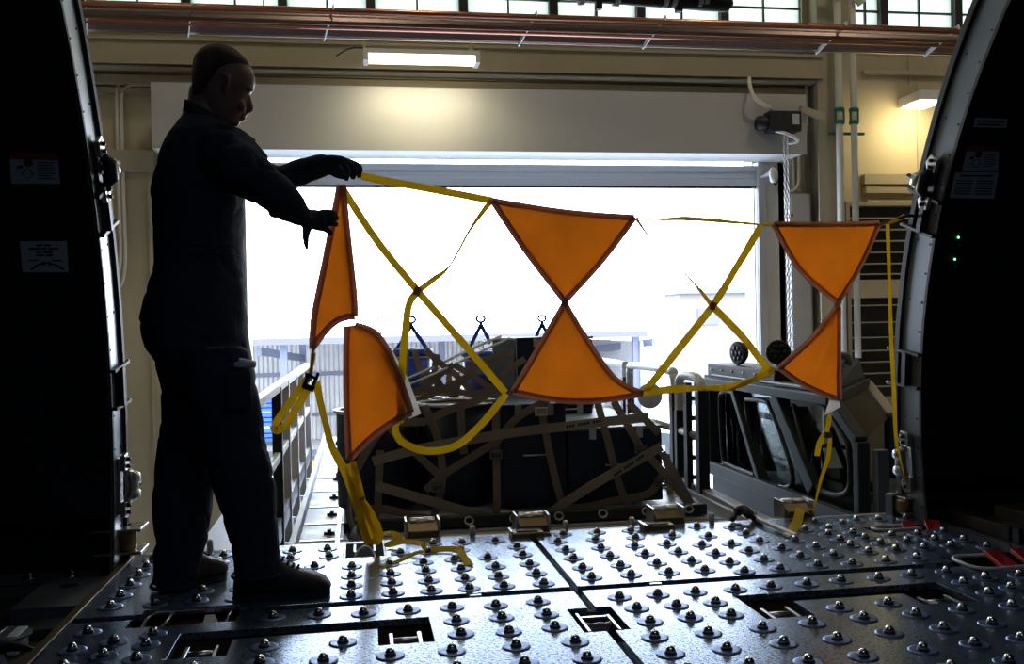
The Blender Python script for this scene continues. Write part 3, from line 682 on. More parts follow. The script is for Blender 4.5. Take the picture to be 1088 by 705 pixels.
# ------------------------------------------------------------------ cargo floor
struct('floor_cabin', MB().box((CX0, -1.0, -.16), (CX1, 4.02, -.08)), 'subfloor')
def plate(x0, x1, y0, y1, holes, z0=-.022, z1=0.):
    X = sorted({x0, x1, *[h[i] for h in holes for i in (0, 1)]}); Y = sorted({y0, y1, *[h[i] for h in holes for i in (2, 3)]})
    X = [x for x in X if x0 <= x <= x1]; Y = [y for y in Y if y0 <= y <= y1]
    solid = {}
    for i in range(len(X)-1):
        for j in range(len(Y)-1):
            cx, cy = (X[i]+X[i+1])/2, (Y[j]+Y[j+1])/2
            solid[i, j] = not any(h[0] < cx < h[1] and h[2] < cy < h[3] for h in holes)
    g = MB(); idx = {}
    def v(i, j, z):
        k = (i, j, z)
        if k not in idx: idx[k] = len(g.v); g.v.append((X[i], Y[j], z))
        return idx[k]
    def face(*a): g.f.append(a); g.sm.append(False)
    for (i, j), s in solid.items():
        if not s: continue
        face(v(i, j, z1), v(i+1, j, z1), v(i+1, j+1, z1), v(i, j+1, z1)); face(v(i, j+1, z0), v(i+1, j+1, z0), v(i+1, j, z0), v(i, j, z0))
        for di, dj, a, b in ((-1, 0, (i, j+1), (i, j)), (1, 0, (i+1, j), (i+1, j+1)), (0, -1, (i, j), (i+1, j)), (0, 1, (i+1, j+1), (i, j+1))):
            if not solid.get((i+di, j+dj), False): face(v(*a, z0), v(*b, z0), v(*b, z1), v(*a, z1))
    return g
SX = .715; JY = 3.19
FLb = [(-.82, y) for y in (3.98, 3.86, 3.73, 3.59, 3.45, 3.32)]+[(-.68, y) for y in (3.98, 3.86, 3.73, 3.59, 3.45, 3.32)]+[(-.55, y) for y in (3.98, 3.86, 3.73, 3.59, 3.45, 3.33)]+[(-.42, y) for y in (3.98, 3.86, 3.73, 3.59, 3.45, 3.33)]
FLb += [(-.28, 3.99), (-.28, 3.86), (-.14, 3.99), (-.13, 3.86), (-.18, 3.71), (-.30, 3.58), (-.17, 3.56), (-.17, 3.43), (-.30, 3.45)]
FLb += [(-.04, y) for y in (3.67, 3.53, 3.40, 3.27)]+[(.10, y) for y in (3.67, 3.53, 3.40, 3.27)]+[(.23, y) for y in (3.67, 3.54, 3.40, 3.27)]+[(.36, 3.54), (.36, 3.40), (.36, 3.27), (.49, 3.54), (.48, 3.40), (.48, 3.27)]
FLb += [(.15, 3.85), (.29, 3.98), (.41, 3.97), (.55, 3.97), (.26, 3.84), (.39, 3.84), (.62, 3.84), (.35, 3.69), (.48, 3.69), (.62, 3.70), (.62, 3.55), (.62, 3.41), (.62, 3.27)]
NLb = [(-.82, 3.05), (-.72, 2.94), (-.82, 2.89), (-.72, 2.82), (-.62, 2.99), (-.62, 2.89), (-.62, 2.77), (-.28, 3.08), (-.14, 3.08), (0, 3.06), (.14, 3.06), (.28, 3.06), (.42, 3.05), (.56, 3.06), (.28, 2.92), (.42, 2.92), (.56, 2.92), (.28, 2.79), (.42, 2.78), (.56, 2.79), (-.06, 2.79), (.07, 2.65), (-.11, 2.65), (.24, 2.65), (.42, 2.65), (.59, 2.65), (-.28, 2.80), (-.28, 2.67), (-.45, 2.65), (-.62, 2.64), (-.80, 2.74), (-.80, 2.62)]
NLb += [(x, 2.51) for x in (-.8, -.64, -.46, -.28, -.1, .07, .24, .42, .59)]+[(x, 2.37) for x in (-.8, -.64, -.46, -.28, -.1, .07, .24, .42, .59)]+[(x, 2.23) for x in (-.8, -.64, -.46, -.28, -.1, .07, .24, .42, .59)]
FRb = [(2.18, 3.98), (2.28, 3.97), (2.40, 3.95), (1.98, 3.98), (2.08, 3.92), (1.98, 3.85), (1.87, 3.85), (1.92, 3.74), (2.03, 3.74), (1.74, 3.67), (1.92, 3.64), (2.03, 3.64), (2.16, 3.66), (2.27, 3.65), (2.40, 3.67), (2.39, 3.52), (1.77, 3.55), (1.63, 3.56), (1.91, 3.54), (2.04, 3.54), (2.16, 3.55), (2.28, 3.55), (1.64, 3.42), (1.77, 3.41), (1.92, 3.42), (2.04, 3.43), (2.16, 3.43), (2.28, 3.44), (2.40, 3.39), (1.64, 3.28), (1.77, 3.27), (1.91, 3.28), (2.04, 3.29), (1.60, 3.70), (1.49, 3.55), (1.49, 3.41), (1.49, 3.27), (1.60, 3.84), (1.59, 3.97), (1.43, 3.83), (1.35, 3.69), (1.47, 3.68), (1.35, 3.54), (1.35, 3.40), (1.35, 3.26)]
FRb += [(.80, y) for y in (3.89, 3.74, 3.60, 3.45, 3.31)]+[(.945, y) for y in (3.74, 3.60, 3.45, 3.31)]+[(1.085, y) for y in (3.74, 3.60, 3.45, 3.31)]+[(.85, 4.02), (1.0, 4.02), (1.15, 4.02), (.96, 3.89), (1.13, 3.88), (1.29, 3.88), (1.22, 3.74), (1.22, 3.60), (1.22, 3.45), (1.22, 3.31), (1.45, 4.02)]
NRb = [(1.23, 3.05), (1.36, 3.06), (1.49, 3.06), (1.62, 3.07), (1.76, 3.07), (1.89, 3.08), (2.03, 3.09), (1.11, 2.92), (1.11, 2.79), (1.15, 2.65), (1.15, 2.51), (1.15, 2.36), (.98, 2.50), (.98, 2.64), (1.31, 2.66), (1.31, 2.51), (1.31, 2.37), (1.46, 2.78), (1.48, 2.67), (1.48, 2.53), (1.49, 2.38), (1.63, 2.79), (1.65, 2.67), (1.65, 2.53), (1.65, 2.39), (1.65, 2.25), (1.81, 2.68), (1.81, 2.54), (1.80, 2.40), (2.00, 2.95), (2.00, 2.82), (1.98, 2.68), (1.97, 2.54), (1.97, 2.4), (2.11, 2.99), (2.11, 2.86), (2.12, 2.73), (2.13, 2.59), (2.24, 2.99), (2.24, 2.86), (2.26, 2.73), (2.38, 2.99), (2.38, 2.86), (2.39, 2.73),
       (.83, 3.05), (.96, 3.05), (1.09, 3.05), (.85, 2.92), (.98, 2.92), (.85, 2.78), (.98, 2.79), (.82, 2.64), (.82, 2.50), (.82, 2.37), (.99, 2.37), (.82, 2.24), (.99, 2.24), (1.15, 2.22), (1.31, 2.23), (1.48, 2.24), (1.81, 2.26)]
H_FL = [(-.075, .095, 3.82, 4.09), (-.70, -.40, JY-.02, 3.26), (.62, .715, 4.0, 4.09)]
H_NL = [(-.54, .20, 2.90, 2.985), (.04, .20, 2.745, 2.90), (-.54, -.38, 2.755, 2.90), (.635, .715, 2.73, 2.965), (-.72, -.38, 3.075, JY+.02)]
H_FR = [(.715, .80, 4.0, 4.09), (1.17, 1.37, 4.05, 4.09), (2.13, 2.42, 3.73, 3.84), (2.14, 2.52, JY-.02, 3.30)]
H_NR = [(1.20, 1.92, 2.89, 2.985), (1.20, 1.36, 2.735, 2.89), (1.74, 1.92, 2.76, 2.89), (.715, .775, 2.73, 2.965), (2.14, 2.52, 3.07, JY+.02)]
# one ball unit, copied
bu = part('ball_transfer', MB().lathe([(.040, 0), (.040, .0022), (.034, .0030), (.022, .0026)], (0, 0, 0), 28).lathe([(.0165, .002), (.0148, .006), (.013, .0075), (.011, .007)], (0, 0, 0), 20), 'flange')
bc = part('ball', MB().lathe([(.0135*math.cos(R(a)), .0105+.0135*math.sin(R(a))) for a in range(-60, 91, 15)], (0, 0, 0), 16), 'chrome'); bc.parent = bu
collar = part('collar', MB().lathe([(.0172, .002), (.0158, .0065), (.0142, .0092), (.0135, .0085)], (0, 0, 0), 20), 'collar'); collar.parent = bu
panels = []
for nm, lb, (x0, x1, y0, y1), hs, bl in (
    ('ball_mat_panel', 'dark ball transfer floor panel under the boots of the person', (-.9, SX-.013, JY+.026, 4.08), H_FL, FLb),
    ('ball_mat_panel', 'ball transfer floor panel with a long slot', (-.9, SX-.013, 1.9, JY-.03), H_NL, NLb),
    ('ball_mat_panel', 'bright ball transfer floor panel reaching the sill in front of the netted cargo', (SX+.013, 2.53, JY+.026, 4.08), H_FR, FRb),
    ('ball_mat_panel', 'dark speckled ball transfer floor panel with the long double ended slot', (SX+.013, 2.53, 1.9, JY-.03), H_NR, NRb)):
    t = thing(nm, lb, 'floor panel', ((x0+x1)/2, (y0+y1)/2, 0), 'ball transfer floor panels')
    part('plate', plate(x0, x1, y0, y1, hs), 'plate', t, .0015)
    for (x, y) in bl:
        if any(h[0]-.035 < x < h[1]+.035 and h[2]-.02 < y < h[3]+.02 for h in hs): continue
        c = bu.copy(); C.objects.link(c); c.parent = t; c.location = Vector((x, y, 0))-t.location
        for g_ in (bc, collar):
            d = g_.copy(); C.objects.link(d); d.parent = c
    panels.append(t)
for o in (bc, collar, bu): bpy.data.objects.remove(o)
panels[0]['label'] = 'dark ball transfer floor panel the person stands on, beneath the fallen yellow strap'
panels[1]['label'] = 'ball transfer floor panel with a long slot, in front of the boots of the person'
# pit liners below the slots
for (a, b, c, d), z in [((-.56, .22, 2.72, 3.0), -.075), ((.6, .80, 2.70, 3.0), -.078), ((1.18, 1.94, 2.72, 3.0), -.075), ((-.74, -.36, 3.06, 3.29), -.078), ((2.12, 2.53, 3.05, 3.32), -.078), ((2.1, 2.44, 3.7, 3.86), -.078)]:
    solo('pit_liner', MB().box((a, c, z-.003), (b, d, z)).box((a, c, z), (a+.004, d, -.024)).box((b-.004, c, z), (b, d, -.024)).box((a, c, z), (b, c+.004, -.024)).box((a, d-.004, z), (b, d, -.024)), 'brownpit',
         {(-.56): 'brown lined slot in the floor in front of the boots of the person', .6: 'square brown lined pocket at the crossing of the floor seams', 1.18: 'long brown lined slot in the dark speckled floor panel', -.74: 'slot with chrome frame in the floor by the heel of the person', 2.12: 'floor slot holding the larger red tie down handles', 2.1: 'floor slot holding the smaller red handles near the sill'}[a], 'floor pocket', 'pockets in the cargo floor')
# the joints: dark rails between the panels with small clips
solo('seam_rail', MB().box((SX-.03, 1.9, -.06), (SX+.03, 2.69, -.025)).box((SX-.03, 3.01, -.06), (SX+.03, 4.05, -.025)), 'black', 'black rail in the floor seam running out towards the sill', 'rail')
solo('cross_rail', MB().box((-.9, JY-.03, -.066), (-.75, JY+.03, -.028)).box((-.35, JY-.03, -.066), (2.1, JY+.03, -.028)), 'black', 'black rail in the floor seam running across the doorway', 'rail')
for px, py in ((505, 632), (695, 618), (980, 597)):
    c = pz(px, py); solo('seam_clip', MB().box((c.x-.02, JY-.006, -.02), (c.x+.02, JY+.006, .001)), 'steel', 'tiny bright clip in the cross floor seam', 'clip', 'clips in the floor seam')
solo('edge_strip', MB().box((-.935, 1.9, -.07), (-.905, 4.05, .004)), 'gold', 'gold edged strip along the outer side of the floor panels beside the person', 'strip', bev=.003)
solo('sill_strip', MB().box((-.9, 4.085, -.07), (2.53, 4.12, -.002)), 'alu', 'bright metal strip along the outer sill of the doorway', 'strip', bev=.003)
# H shaped floor latches
def floor_latch(loc, label, w=.13, d=.11):
    t = thing('floor_latch', label, 'latch', loc, 'latches in the floor slots')
    x, y, z = loc
    for sx in (-1, 1):
        part('side_bar', MB().box((x+sx*w*.32-.006, y-d/2, z+.0), (x+sx*w*.32+.006, y+d/2, z+.066)), 'steel', t, .002)
    part('roller', MB().cyl((x-w*.32, y+.01, z+.056), (x+w*.32, y+.01, z+.056), .009, 10), 'steel', t)
    part('base', MB().box((x-w/2, y-d/2, z-.001), (x+w/2, y+d/2, z+.006)), 'bronze', t)
    part('pawl', MB().box((x-w*.22, y-.035, z+.006), (x+w*.22, y-.008, z+.026), (R(20), 0, 0)), 'bronze', t, .003)
floor_latch((.12, 2.82, -.074), 'H shaped roller latch sunk in the slot end beside the boot toe')
floor_latch((-.46, 2.825, -.074), 'H shaped roller latch sunk in the slot end below the rear boot')
floor_latch((1.28, 2.81, -.074), 'H shaped latch in the nearer end of the long slot in the speckled panel')
floor_latch((1.83, 2.82, -.074), 'dim H shaped latch in the far end of the long slot', .15, .1)
x, y, z = SX, 2.845, -.077
t = thing('floor_latch', 'latch with a ribbed drum in the square pocket at the seam crossing', 'latch', (x, y, z), 'latches in the floor slots')
part('side_bar', MB().box((x-.062, y-.09, z), (x-.052, y+.09, z+.072)), 'steel', t, .002); part('side_bar', MB().box((x+.03, y-.09, z), (x+.04, y+.06, z+.072)), 'steel', t, .002)
part('drum', MB().lathe([(.02, -.045), (.026, -.04), (.022, -.02), (.026, 0), (.022, .02), (.026, .035), (.02, .04)], (x-.008, y-.01, z+.045), 16, 'X'), 'collar', t)
part('cross_bar', MB().box((x-.06, y+.06, z+.05), (x+.04, y+.075, z+.065)), 'steel', t)
# chrome frame slot with red bits by the heel, and the red handle sets
t = thing('tie_down_tray', 'chrome frame with dark red inserts in the floor slot by the heels', 'tie down', (-.55, 3.17, -.07))
part('frame', MB().tube([(-.68, 3.10, -.02), (-.62, 3.08, -.01), (-.40, 3.08, -.01), (-.39, 3.10, -.01), (-.39, 3.25, -.01), (-.42, 3.265, -.01), (-.66, 3.265, -.01), (-.69, 3.24, -.02)], .006, 8, closed=True), 'steel', t)
for x in (-.62, -.43): part('cross_bar', MB().cyl((x, 3.085, -.012), (x+.01, 3.26, -.012), .006, 8), 'steel', t)
part('insert', MB().box((-.60, 3.1, -.07), (-.45, 3.25, -.045)), 'red', t, .005)
part('plate', MB().prism([(-.52, 3.10, -.03), (-.475, 3.10, -.03), (-.46, 3.17, -.028), (-.48, 3.25, -.03), (-.51, 3.25, -.03), (-.505, 3.17, -.03)], (0, 0, .006)), 'whiteplastic', t)
def handles(x0, x1, y0, y1, label, n):
    t = thing('tie_down_fitting', label, 'handle', ((x0+x1)/2, (y0+y1)/2, -.078), 'red handles in the floor')
    pts = [(x0+.06, y0, 0), (x1, y0, 0), (x1, y0+.012, .002)]
    part('bail', MB().tube(smoothpath([(x0+.16, y1-.01, .004), (x0+.03, y1-.01, .004), (x0, (y0+y1)/2, .004), (x0+.03, y0+.01, .004), (x0+.2, y0+.01, .004)]), .007, 8), 'whiteplastic', t)
    for k in range(n):
        a = x0+.12+k*.11
        part('grip', MB().prism([(a, y0+.01, -.03), (a+.07, y0+.01, -.03), (a+.09, y1-.02, .0), (a+.02, y1-.02, .01)], (0, 0, .02)), 'red', t, .004)
        part('end_stop', MB().box((a+.0, y0+.0, -.078), (a+.05, y0+.03, -.02)), 'cabdark', t)
handles(2.15, 2.41, 3.74, 3.83, 'small red handles with a white bail sunk in the floor near the sill', 2)
handles(2.15, 2.60, 3.08, 3.28, 'larger red handles with a white bail sunk beside the floor seam', 3)
# sill latches
def sill_latch(x, y, label, w=.13):
    t = thing('sill_latch', label, 'latch', (x, y, -.02), 'latches along the sill')
    part('block', MB().prism([(x-w/2, y-.03, -.02), (x-w/2, y+.09, -.02), (x-w/2, y+.09, .045), (x-w/2, y+.045, .055), (x-w/2, y-.03, .028)], (w, 0, 0)), 'gold', t, .004)
    part('roller', MB().cyl((x-w/2+.01, y+.055, .05), (x+w/2-.01, y+.055, .05), .022, 14), 'steel', t)
    for s in (-1, 1): part('cheek', MB().box((x+s*(w/2+.006)-.005, y-.01, -.02), (x+s*(w/2+.006)+.005, y+.1, .07)), 'steel', t, .003)
sill_latch(.26, 4.14, 'raised gold roller latch on the sill beside the fallen yellow strap')
sill_latch(.74, 4.13, 'raised gold roller latch on the sill at the end of the floor seam')
sill_latch(1.36, 4.14, 'raised gold roller latch on the sill below the cargo net corner')
sill_latch(1.98, 4.14, 'raised gold roller latch on the sill by the white lever')
for x, y, lb in ((.70, 4.045, 'flat gold catch block set in the sill edge at the floor seam'), (1.28, 4.045, 'flat dark catch block set in the sill edge below the cargo net')):
    t = thing('sill_catch', lb, 'catch', (x, y, -.02)); part('body', MB().box((x-.075, y-.045, -.03), (x+.065, y+.035, .022)), 'bronze', t, .006)
    part('inset', MB().box((x-.05, y-.03, .022), (x+.04, y+.02, .026)), 'black', t); part('lip', MB().box((x-.08, y-.05, .016), (x-.07, y+.035, .03)), 'steel', t)
for x in (.47, .88, 1.18, 1.55, 1.75, -.62): solo('sill_peg', MB().lathe([(.013, -.004), (.013, .035), (.009, .042)], (x, 4.105, 0), 12), 'whiteplastic', 'small pale peg standing on the sill edge', 'peg', 'pegs along the sill')
# U notch where the net strap is anchored
t = thing('anchor_notch', 'silver U shaped strap anchor cut into the sill edge', 'anchor', (.01, 3.95, -.06))
part('tray', MB().box((-.07, 3.825, -.064), (.09, 4.08, -.058)).box((-.073, 3.825, -.058), (-.066, 4.08, .0)).box((.086, 3.825, -.058), (.093, 4.08, .0)), 'alu', t)
part('ring', MB().tube(smoothpath([(-.03, 3.87, -.05), (-.02, 3.90, .0), (.01, 3.91, .02), (.04, 3.90, .0), (.05, 3.87, -.05)]), .008, 8), 'steel', t)
part('cheek', MB().box((-.035, 3.92, -.058), (-.025, 4.06, .0)), 'alu', t); part('cheek', MB().box((.045, 3.92, -.058), (.055, 4.06, .0)), 'alu', t)
# white lever and black grip lying by the sill
a, b = pz(802, 552, .01), pz(842, 568, .01)
t = thing('release_lever', 'white slotted metal lever lying on the floor beside the yellow strap end', 'lever', (a+b)/2)
part('arm', MB().bar(a+Vector((0, .045, .01)), b+Vector((0, .03, .005)), .022, .014), 'whiteplastic', t, .002); part('arm', MB().bar(a+Vector((.0, -.045, .01)), b+Vector((0, -.03, .005)), .022, .014), 'whiteplastic', t, .002)
part('cross_piece', MB().bar(a+Vector((.02, -.03, .0)), a+Vector((.02, .04, 0)), .03, .012), 'whiteplastic', t, .002); part('cross_piece', MB().bar(b+Vector((-.02, -.03, .0)), b+Vector((-.02, .03, 0)), .02, .012), 'whiteplastic', t, .002)
part('grip', MB().tube(smoothpath([pz(778, 552, .01), pz(783, 544, .035), pz(790, 541, .05), pz(798, 548, .03), pz(803, 552, .012)]), [.012]*6+[.022]*12+[.012]*7, 10), 'rubber', t)
# side equipment left of the panels
t = thing('access_plate', 'grey steel access plate with a round hole beside the floor panels', 'plate', (-1.04, 3.62, -.07))
part('plate', MB().box((-1.17, 3.44, -.03), (-.94, 3.83, -.018)), 'jambdark', t, .002); part('edge', MB().box((-.946, 3.45, -.03), (-.94, 3.80, -.010)), 'steel', t)
part('front_flange', MB().box((-1.17, 3.44, -.078), (-.94, 3.452, -.03)), 'jambdark', t)
part('hole', MB().lathe([(.035, 0), (.03, .001)], (-1.06, 3.72, -.0178), 20), 'black', t)
def tray(y0, y1, x1, label, xs):
    t = thing('roller_tray', label, 'roller tray', ((x1-.6), (y0+y1)/2, -.078), 'roller trays by the floor edge')
    n = 8; yc = (y0+y1)/2; r = (y1-y0)/2
    poly = [(x1-.8, y0, -.03), (x1-r, y0, -.03)]+[(x1-r+r*math.sin(R(a)), yc-r*math.cos(R(a)), -.03) for a in range(20, 161, 20)]+[(x1-r, y1, -.03), (x1-.8, y1, -.03)]
    part('tray', MB().prism(poly, (0, 0, .008)), 'jambdark', t, .002); part('skirt', MB().box((x1-.8, y0+.01, -.079), (x1-r, y0+.02, -.03)), 'jambdark', t)
    for x in xs: part('ball', MB().lathe([(.03, -.022), (.03, -.02), (.016, -.016), (.013, -.008), (.008, .0), (.002, .003)], (x, yc, 0), 16), 'chrome', t)
tray(3.82, 3.96, -1.0, 'roller tray with a rounded end behind the steel access plate', [-1.1, -1.25, -1.4, -1.55])
tray(3.10, 3.26, -1.02, 'roller tray with a rounded end in front of the steel access plate', [-1.16, -1.38])
g = MB().box((-2.6, 3.28, -.079), (-.96, 3.40, -.045)); 
t = thing('side_rail', 'dark drilled floor rail running away from the panels into the shadow', 'rail', (-1.8, 3.34, -.078)); part('body', g, 'cabdark', t, .003)
part('hole', MB().lathe([(.02, 0), (.018, .001)], (-1.15, 3.34, -.0445), 14).lathe([(.02, 0), (.018, .001)], (-1.35, 3.34, -.0445), 14).lathe([(.02, 0), (.018, .001)], (-1.55, 3.34, -.0445), 14), 'black', t)
a = pz(8, 690, -.0); 
t = thing('hold_down_hook', 'small dark hook with a pale foot in the corner beside the floor edge', 'hook', pz(15, 700, -.078))
part('arm', MB().tube(smoothpath([pz(-20, 688, 0), pz(10, 686, .0), pz(38, 690, -.005)]), [.012, .014, .016, .018, .018, .017, .016, .014, .012, .011, .008, .005, .003], 10), 'black', t)
part('foot', MB().box(tuple(pz(6, 697, -.078)-Vector((0, 0, 0))), tuple(pz(18, 690, -.078)+Vector((.02, .05, .06)))), 'whiteplastic', t, .004)
part('foot', MB().box(tuple(pz(-14, 697, -.078)), tuple(pz(-4, 690, -.078)+Vector((.02, .05, .06)))), 'steel', t, .004)
# guide beam on the right side
t = thing('guide_beam', 'long dark bronze guide beam along the floor past the door frame', 'beam', (2.62, 3.2, -.08))
part('beam', MB().prism([(2.56, 2.0, -.078), (2.56, 3.95, -.078), (2.56, 3.95, .05), (2.56, 2.0, .05)], (.09, 0, 0)), 'subfloor', t, .006)
part('upper_step', MB().box((2.65, 2.0, -.078), (2.9, 3.7, .10)), 'subfloor', t, .006)
part('bracket', MB().box((2.545, 3.4, -.07), (2.562, 3.44, .06)).box((2.545, 3.46, -.07), (2.562, 3.5, .06)), 'black', t)
solo('floor_strip', MB().box((2.535, 1.9, -.078), (2.556, 4.02, .003)), 'black', 'thin black strip between the floor panels and the bronze beam', 'strip')
# the raised cargo door's latch shaft above the opening
zt = pY(700, 10, 4.3).z
t = thing('door_latch_shaft', 'black latch shaft with silver clamps hanging above the doorway', 'shaft', (1.2, 4.3, zt+.06))
a, b = pY(598, 5, 4.3).x, pY(778, 5, 4.3).x
part('shaft', MB().tube([(a, 4.3, zt+.075), (b-.12, 4.3, zt+.05), (b-.02, 4.3, zt+.04), (b, 4.3, zt+.045)], [.045, .05, .04, .015], 16), 'black', t)
for px in (618, 655, 706, 715, 742, 748):
    x = pY(px, 5, 4.3).x; part('clamp', MB().lathe([(.05, -.012), (.058, -.01), (.058, .01), (.05, .012)], (x, 4.3, zt+.062), 18, 'X'), 'steel', t)
for px in (636, 721): 
    x = pY(px, 5, 4.3).x; part('lug', MB().box((x-.015, 4.28, zt-.01), (x+.015, 4.32, zt+.03)), 'black', t, .004)
# ================================================================== LOADER
DZ = -.25
t = thing('loader_deck', 'long pale aluminium cargo loader deck running out through the doorway', 'loader deck', (.9, 7.5, DZ))
part('deck_plate', MB().box((-.34, 4.45, DZ-.14), (2.09, 10.4, DZ)), 'deck', t, .004)
part('side_curb', MB().box((-.37, 4.45, DZ-.16), (-.34, 10.4, DZ+.06)), 'deck', t); part('side_curb', MB().box((2.09, 4.45, DZ-.16), (2.12, 10.4, DZ+.06)), 'deck', t)
part('front_bumper', MB().box((-.36, 4.30, DZ-.12), (2.14, 4.45, DZ-.02)), 'cabdark', t, .01)
g = MB()
for y in (4.9, 5.3, 5.75, 6.3, 6.9, 7.5, 8.2, 9.0, 9.8): g.box((-.33, y, DZ), (2.11, y+.025, DZ+.006))
part('roller', g, 'steel', t)
for y in (4.75, 5.1, 5.45, 6.0, 6.6, 7.4, 8.3): 
    for x in (-.18, -.02): part('stop', MB().box((x-.012, y, DZ+.0), (x+.012, y+.04, DZ+.03)).box((x-.03, y+.012, DZ), (x+.03, y+.028, DZ+.015)), 'black', t)
part('guide_rail', MB().box((-.14, 4.5, DZ), (-.12, 10.3, DZ+.012)).box((-.085, 4.5, DZ), (-.07, 10.3, DZ+.02)), 'steel', t)
part('chassis', MB().box((.1, 4.8, -4.0), (1.8, 10.0, -3.4)).box((.3, 5.2, -3.4), (.5, 5.5, DZ-.14)).box((1.4, 5.2, -3.4), (1.6, 5.5, DZ-.14)).box((.3, 9.3, -3.4), (.5, 9.6, DZ-.14)).box((1.4, 9.3, -3.4), (1.6, 9.6, DZ-.14)), 'cabdark', t)
for x in (.0, 1.9):
    for y in (5.6, 9.0): part('wheel', MB().lathe([(.5, -.15), (.56, -.1), (.56, .1), (.5, .15)], (x, y, -3.94), 24, 'X'), 'rubber', t)
a = pz(262, 607, DZ)
for px, py, lb in ((273, 608, 'dark block on the loader deck edge just past the front boot'),): pass
solo('deck_block', MB().box((-.33, 4.52, DZ), (-.20, 4.62, DZ+.13)).box((-.31, 4.54, DZ+.13), (-.23, 4.6, DZ+.15)), 'cabdark', 'dark square block at the loader deck corner just past the front boot', 'block', bev=.006)
# hose and chain lying between the pallet and the deck curb
solo('tie_down_chain', MB().tube(smoothpath([(-.02, 5.25, DZ+.02), (-.06, 5.4, DZ+.1), (-.05, 5.6, DZ+.25), (-.09, 5.7, DZ+.36)]), .022, 8).tube(smoothpath([(.0, 5.0, DZ+.02), (-.03, 5.15, DZ+.05), (-.02, 5.3, DZ+.06)]), .03, 8), 'black', 'black tie down chain and tensioner beside the netted pallet', 'chain')
# left railing
RX = -.50
t = thing('deck_railing', 'railing with a black end post and pale rails along the loader walkway behind the person', 'railing', (RX, 7.5, DZ-.15))
ys = [pX(296, 480, RX).y-.05, 6.75, 7.65, 8.6, 9.6]
for i, y in enumerate([4.75]+ys):
    part('post', MB().box((RX-.03, y-.03, DZ-.3), (RX+.03, y+.03, .55)), 'cabdark' if i < 2 else 'whitepaint', t, .005)
part('top_rail', MB().box((RX-.025, 4.75, .52), (RX+.025, 9.6, .57)), 'whitepaint', t, .005)
part('middle_rail', MB().box((RX-.02, 4.75, .10), (RX+.02, 9.6, .15)), 'whitepaint', t, .005)
part('toe_board', MB().box((RX-.02, 4.75, DZ-.12), (RX+.02, 9.6, DZ+.0)), 'deck', t)
solo('deck_walkway', MB().box((-1.1, 4.8, DZ-.35), (-.40, 9.9, DZ-.31)), 'deck', 'narrow walkway along the outer side of the loader deck', 'walkway')
# right railing: hoops
X2 = 2.16
def hoop(y0, y1, zt, label, m='whitepaint', m2='black', mid=True):
    t = thing('hoop_railing', label, 'railing', (X2, (y0+y1)/2, DZ-.2), 'hoop railings beside the cargo')
    r = .03
    part('hoop', MB().tube(smoothpath([(X2, y0, -.05), (X2, y0, zt-.12), (X2, y0+.03, zt-.03), (X2, y0+.12, zt), (X2, y1-.12, zt), (X2, y1-.03, zt-.03), (X2, y1, zt-.12), (X2, y1, -.05)]), r, 12), m, t)
    part('post', MB().box((X2-.035, y0-.035, DZ-.2), (X2+.035, y0+.035, .46)), m2, t, .005)
    part('post', MB().box((X2-.03, y1-.03, DZ-.2), (X2+.03, y1+.03, .3)), m2, t, .005)
    if mid: part('middle_rail', MB().cyl((X2, y0, .16), (X2, y1, .16), .025, 10), 'hood', t)
hoop(6.38, 7.5, .56, 'white topped hoop railing in the middle, beside the netted cargo')
hoop(7.62, 9.4, .56, 'white topped hoop railing at the far end, mostly behind the orange flag')
hoop(5.86, 6.30, .54, 'short hoop railing with black posts standing against the loader cab')
solo('base_beam', MB().bar((X2+.02, 4.5, DZ-.02), (X2+.02, 7.2, DZ+.03), .08, .16), 'deck', 'blue grey base beam under the hoop railings', 'beam', bev=.006)
g = MB().box((2.12, 6.04, -.5), (2.16, 6.10, .50)).box((2.24, 6.04, -.5), (2.27, 6.10, .44))
for k in range(7): g.box((2.16, 6.05, -.4+k*.13), (2.24, 6.09, -.37+k*.13))
t = thing('loader_ladder', 'narrow black ladder frame between the hoop railing and the cab', 'ladder', (2.2, 6.07, -.5))
part('frame', g, 'black', t); part('red_light', MB().lathe([(.02, 0), (.022, .03), (.012, .045)], (2.2, 6.05, .47), 12), 'red', t)
# horn lamp
c = pX(690, 420, 2.1)
t = thing('horn_speaker', 'round white bell shaped horn facing the doorway beside the hoop railing', 'horn', c)
part('bell', MB().lathe([(.088, -.02), (.095, -.015), (.09, 0), (.055, .05), (.03, .1), (.025, .16), (.0249, .1), (.05, .05), (.07, 0)], c, 28, 'Y'), 'whitepaint', t)
part('cone_centre', MB().lathe([(.005, -.01), (.02, .0), (.02, .05)], c, 16, 'Y'), 'hood', t)
part('bracket', MB().bar(c+Vector((0, .12, 0)), Vector((2.16, c.y+.14, c.z-.1)), .03, .02), 'black', t)
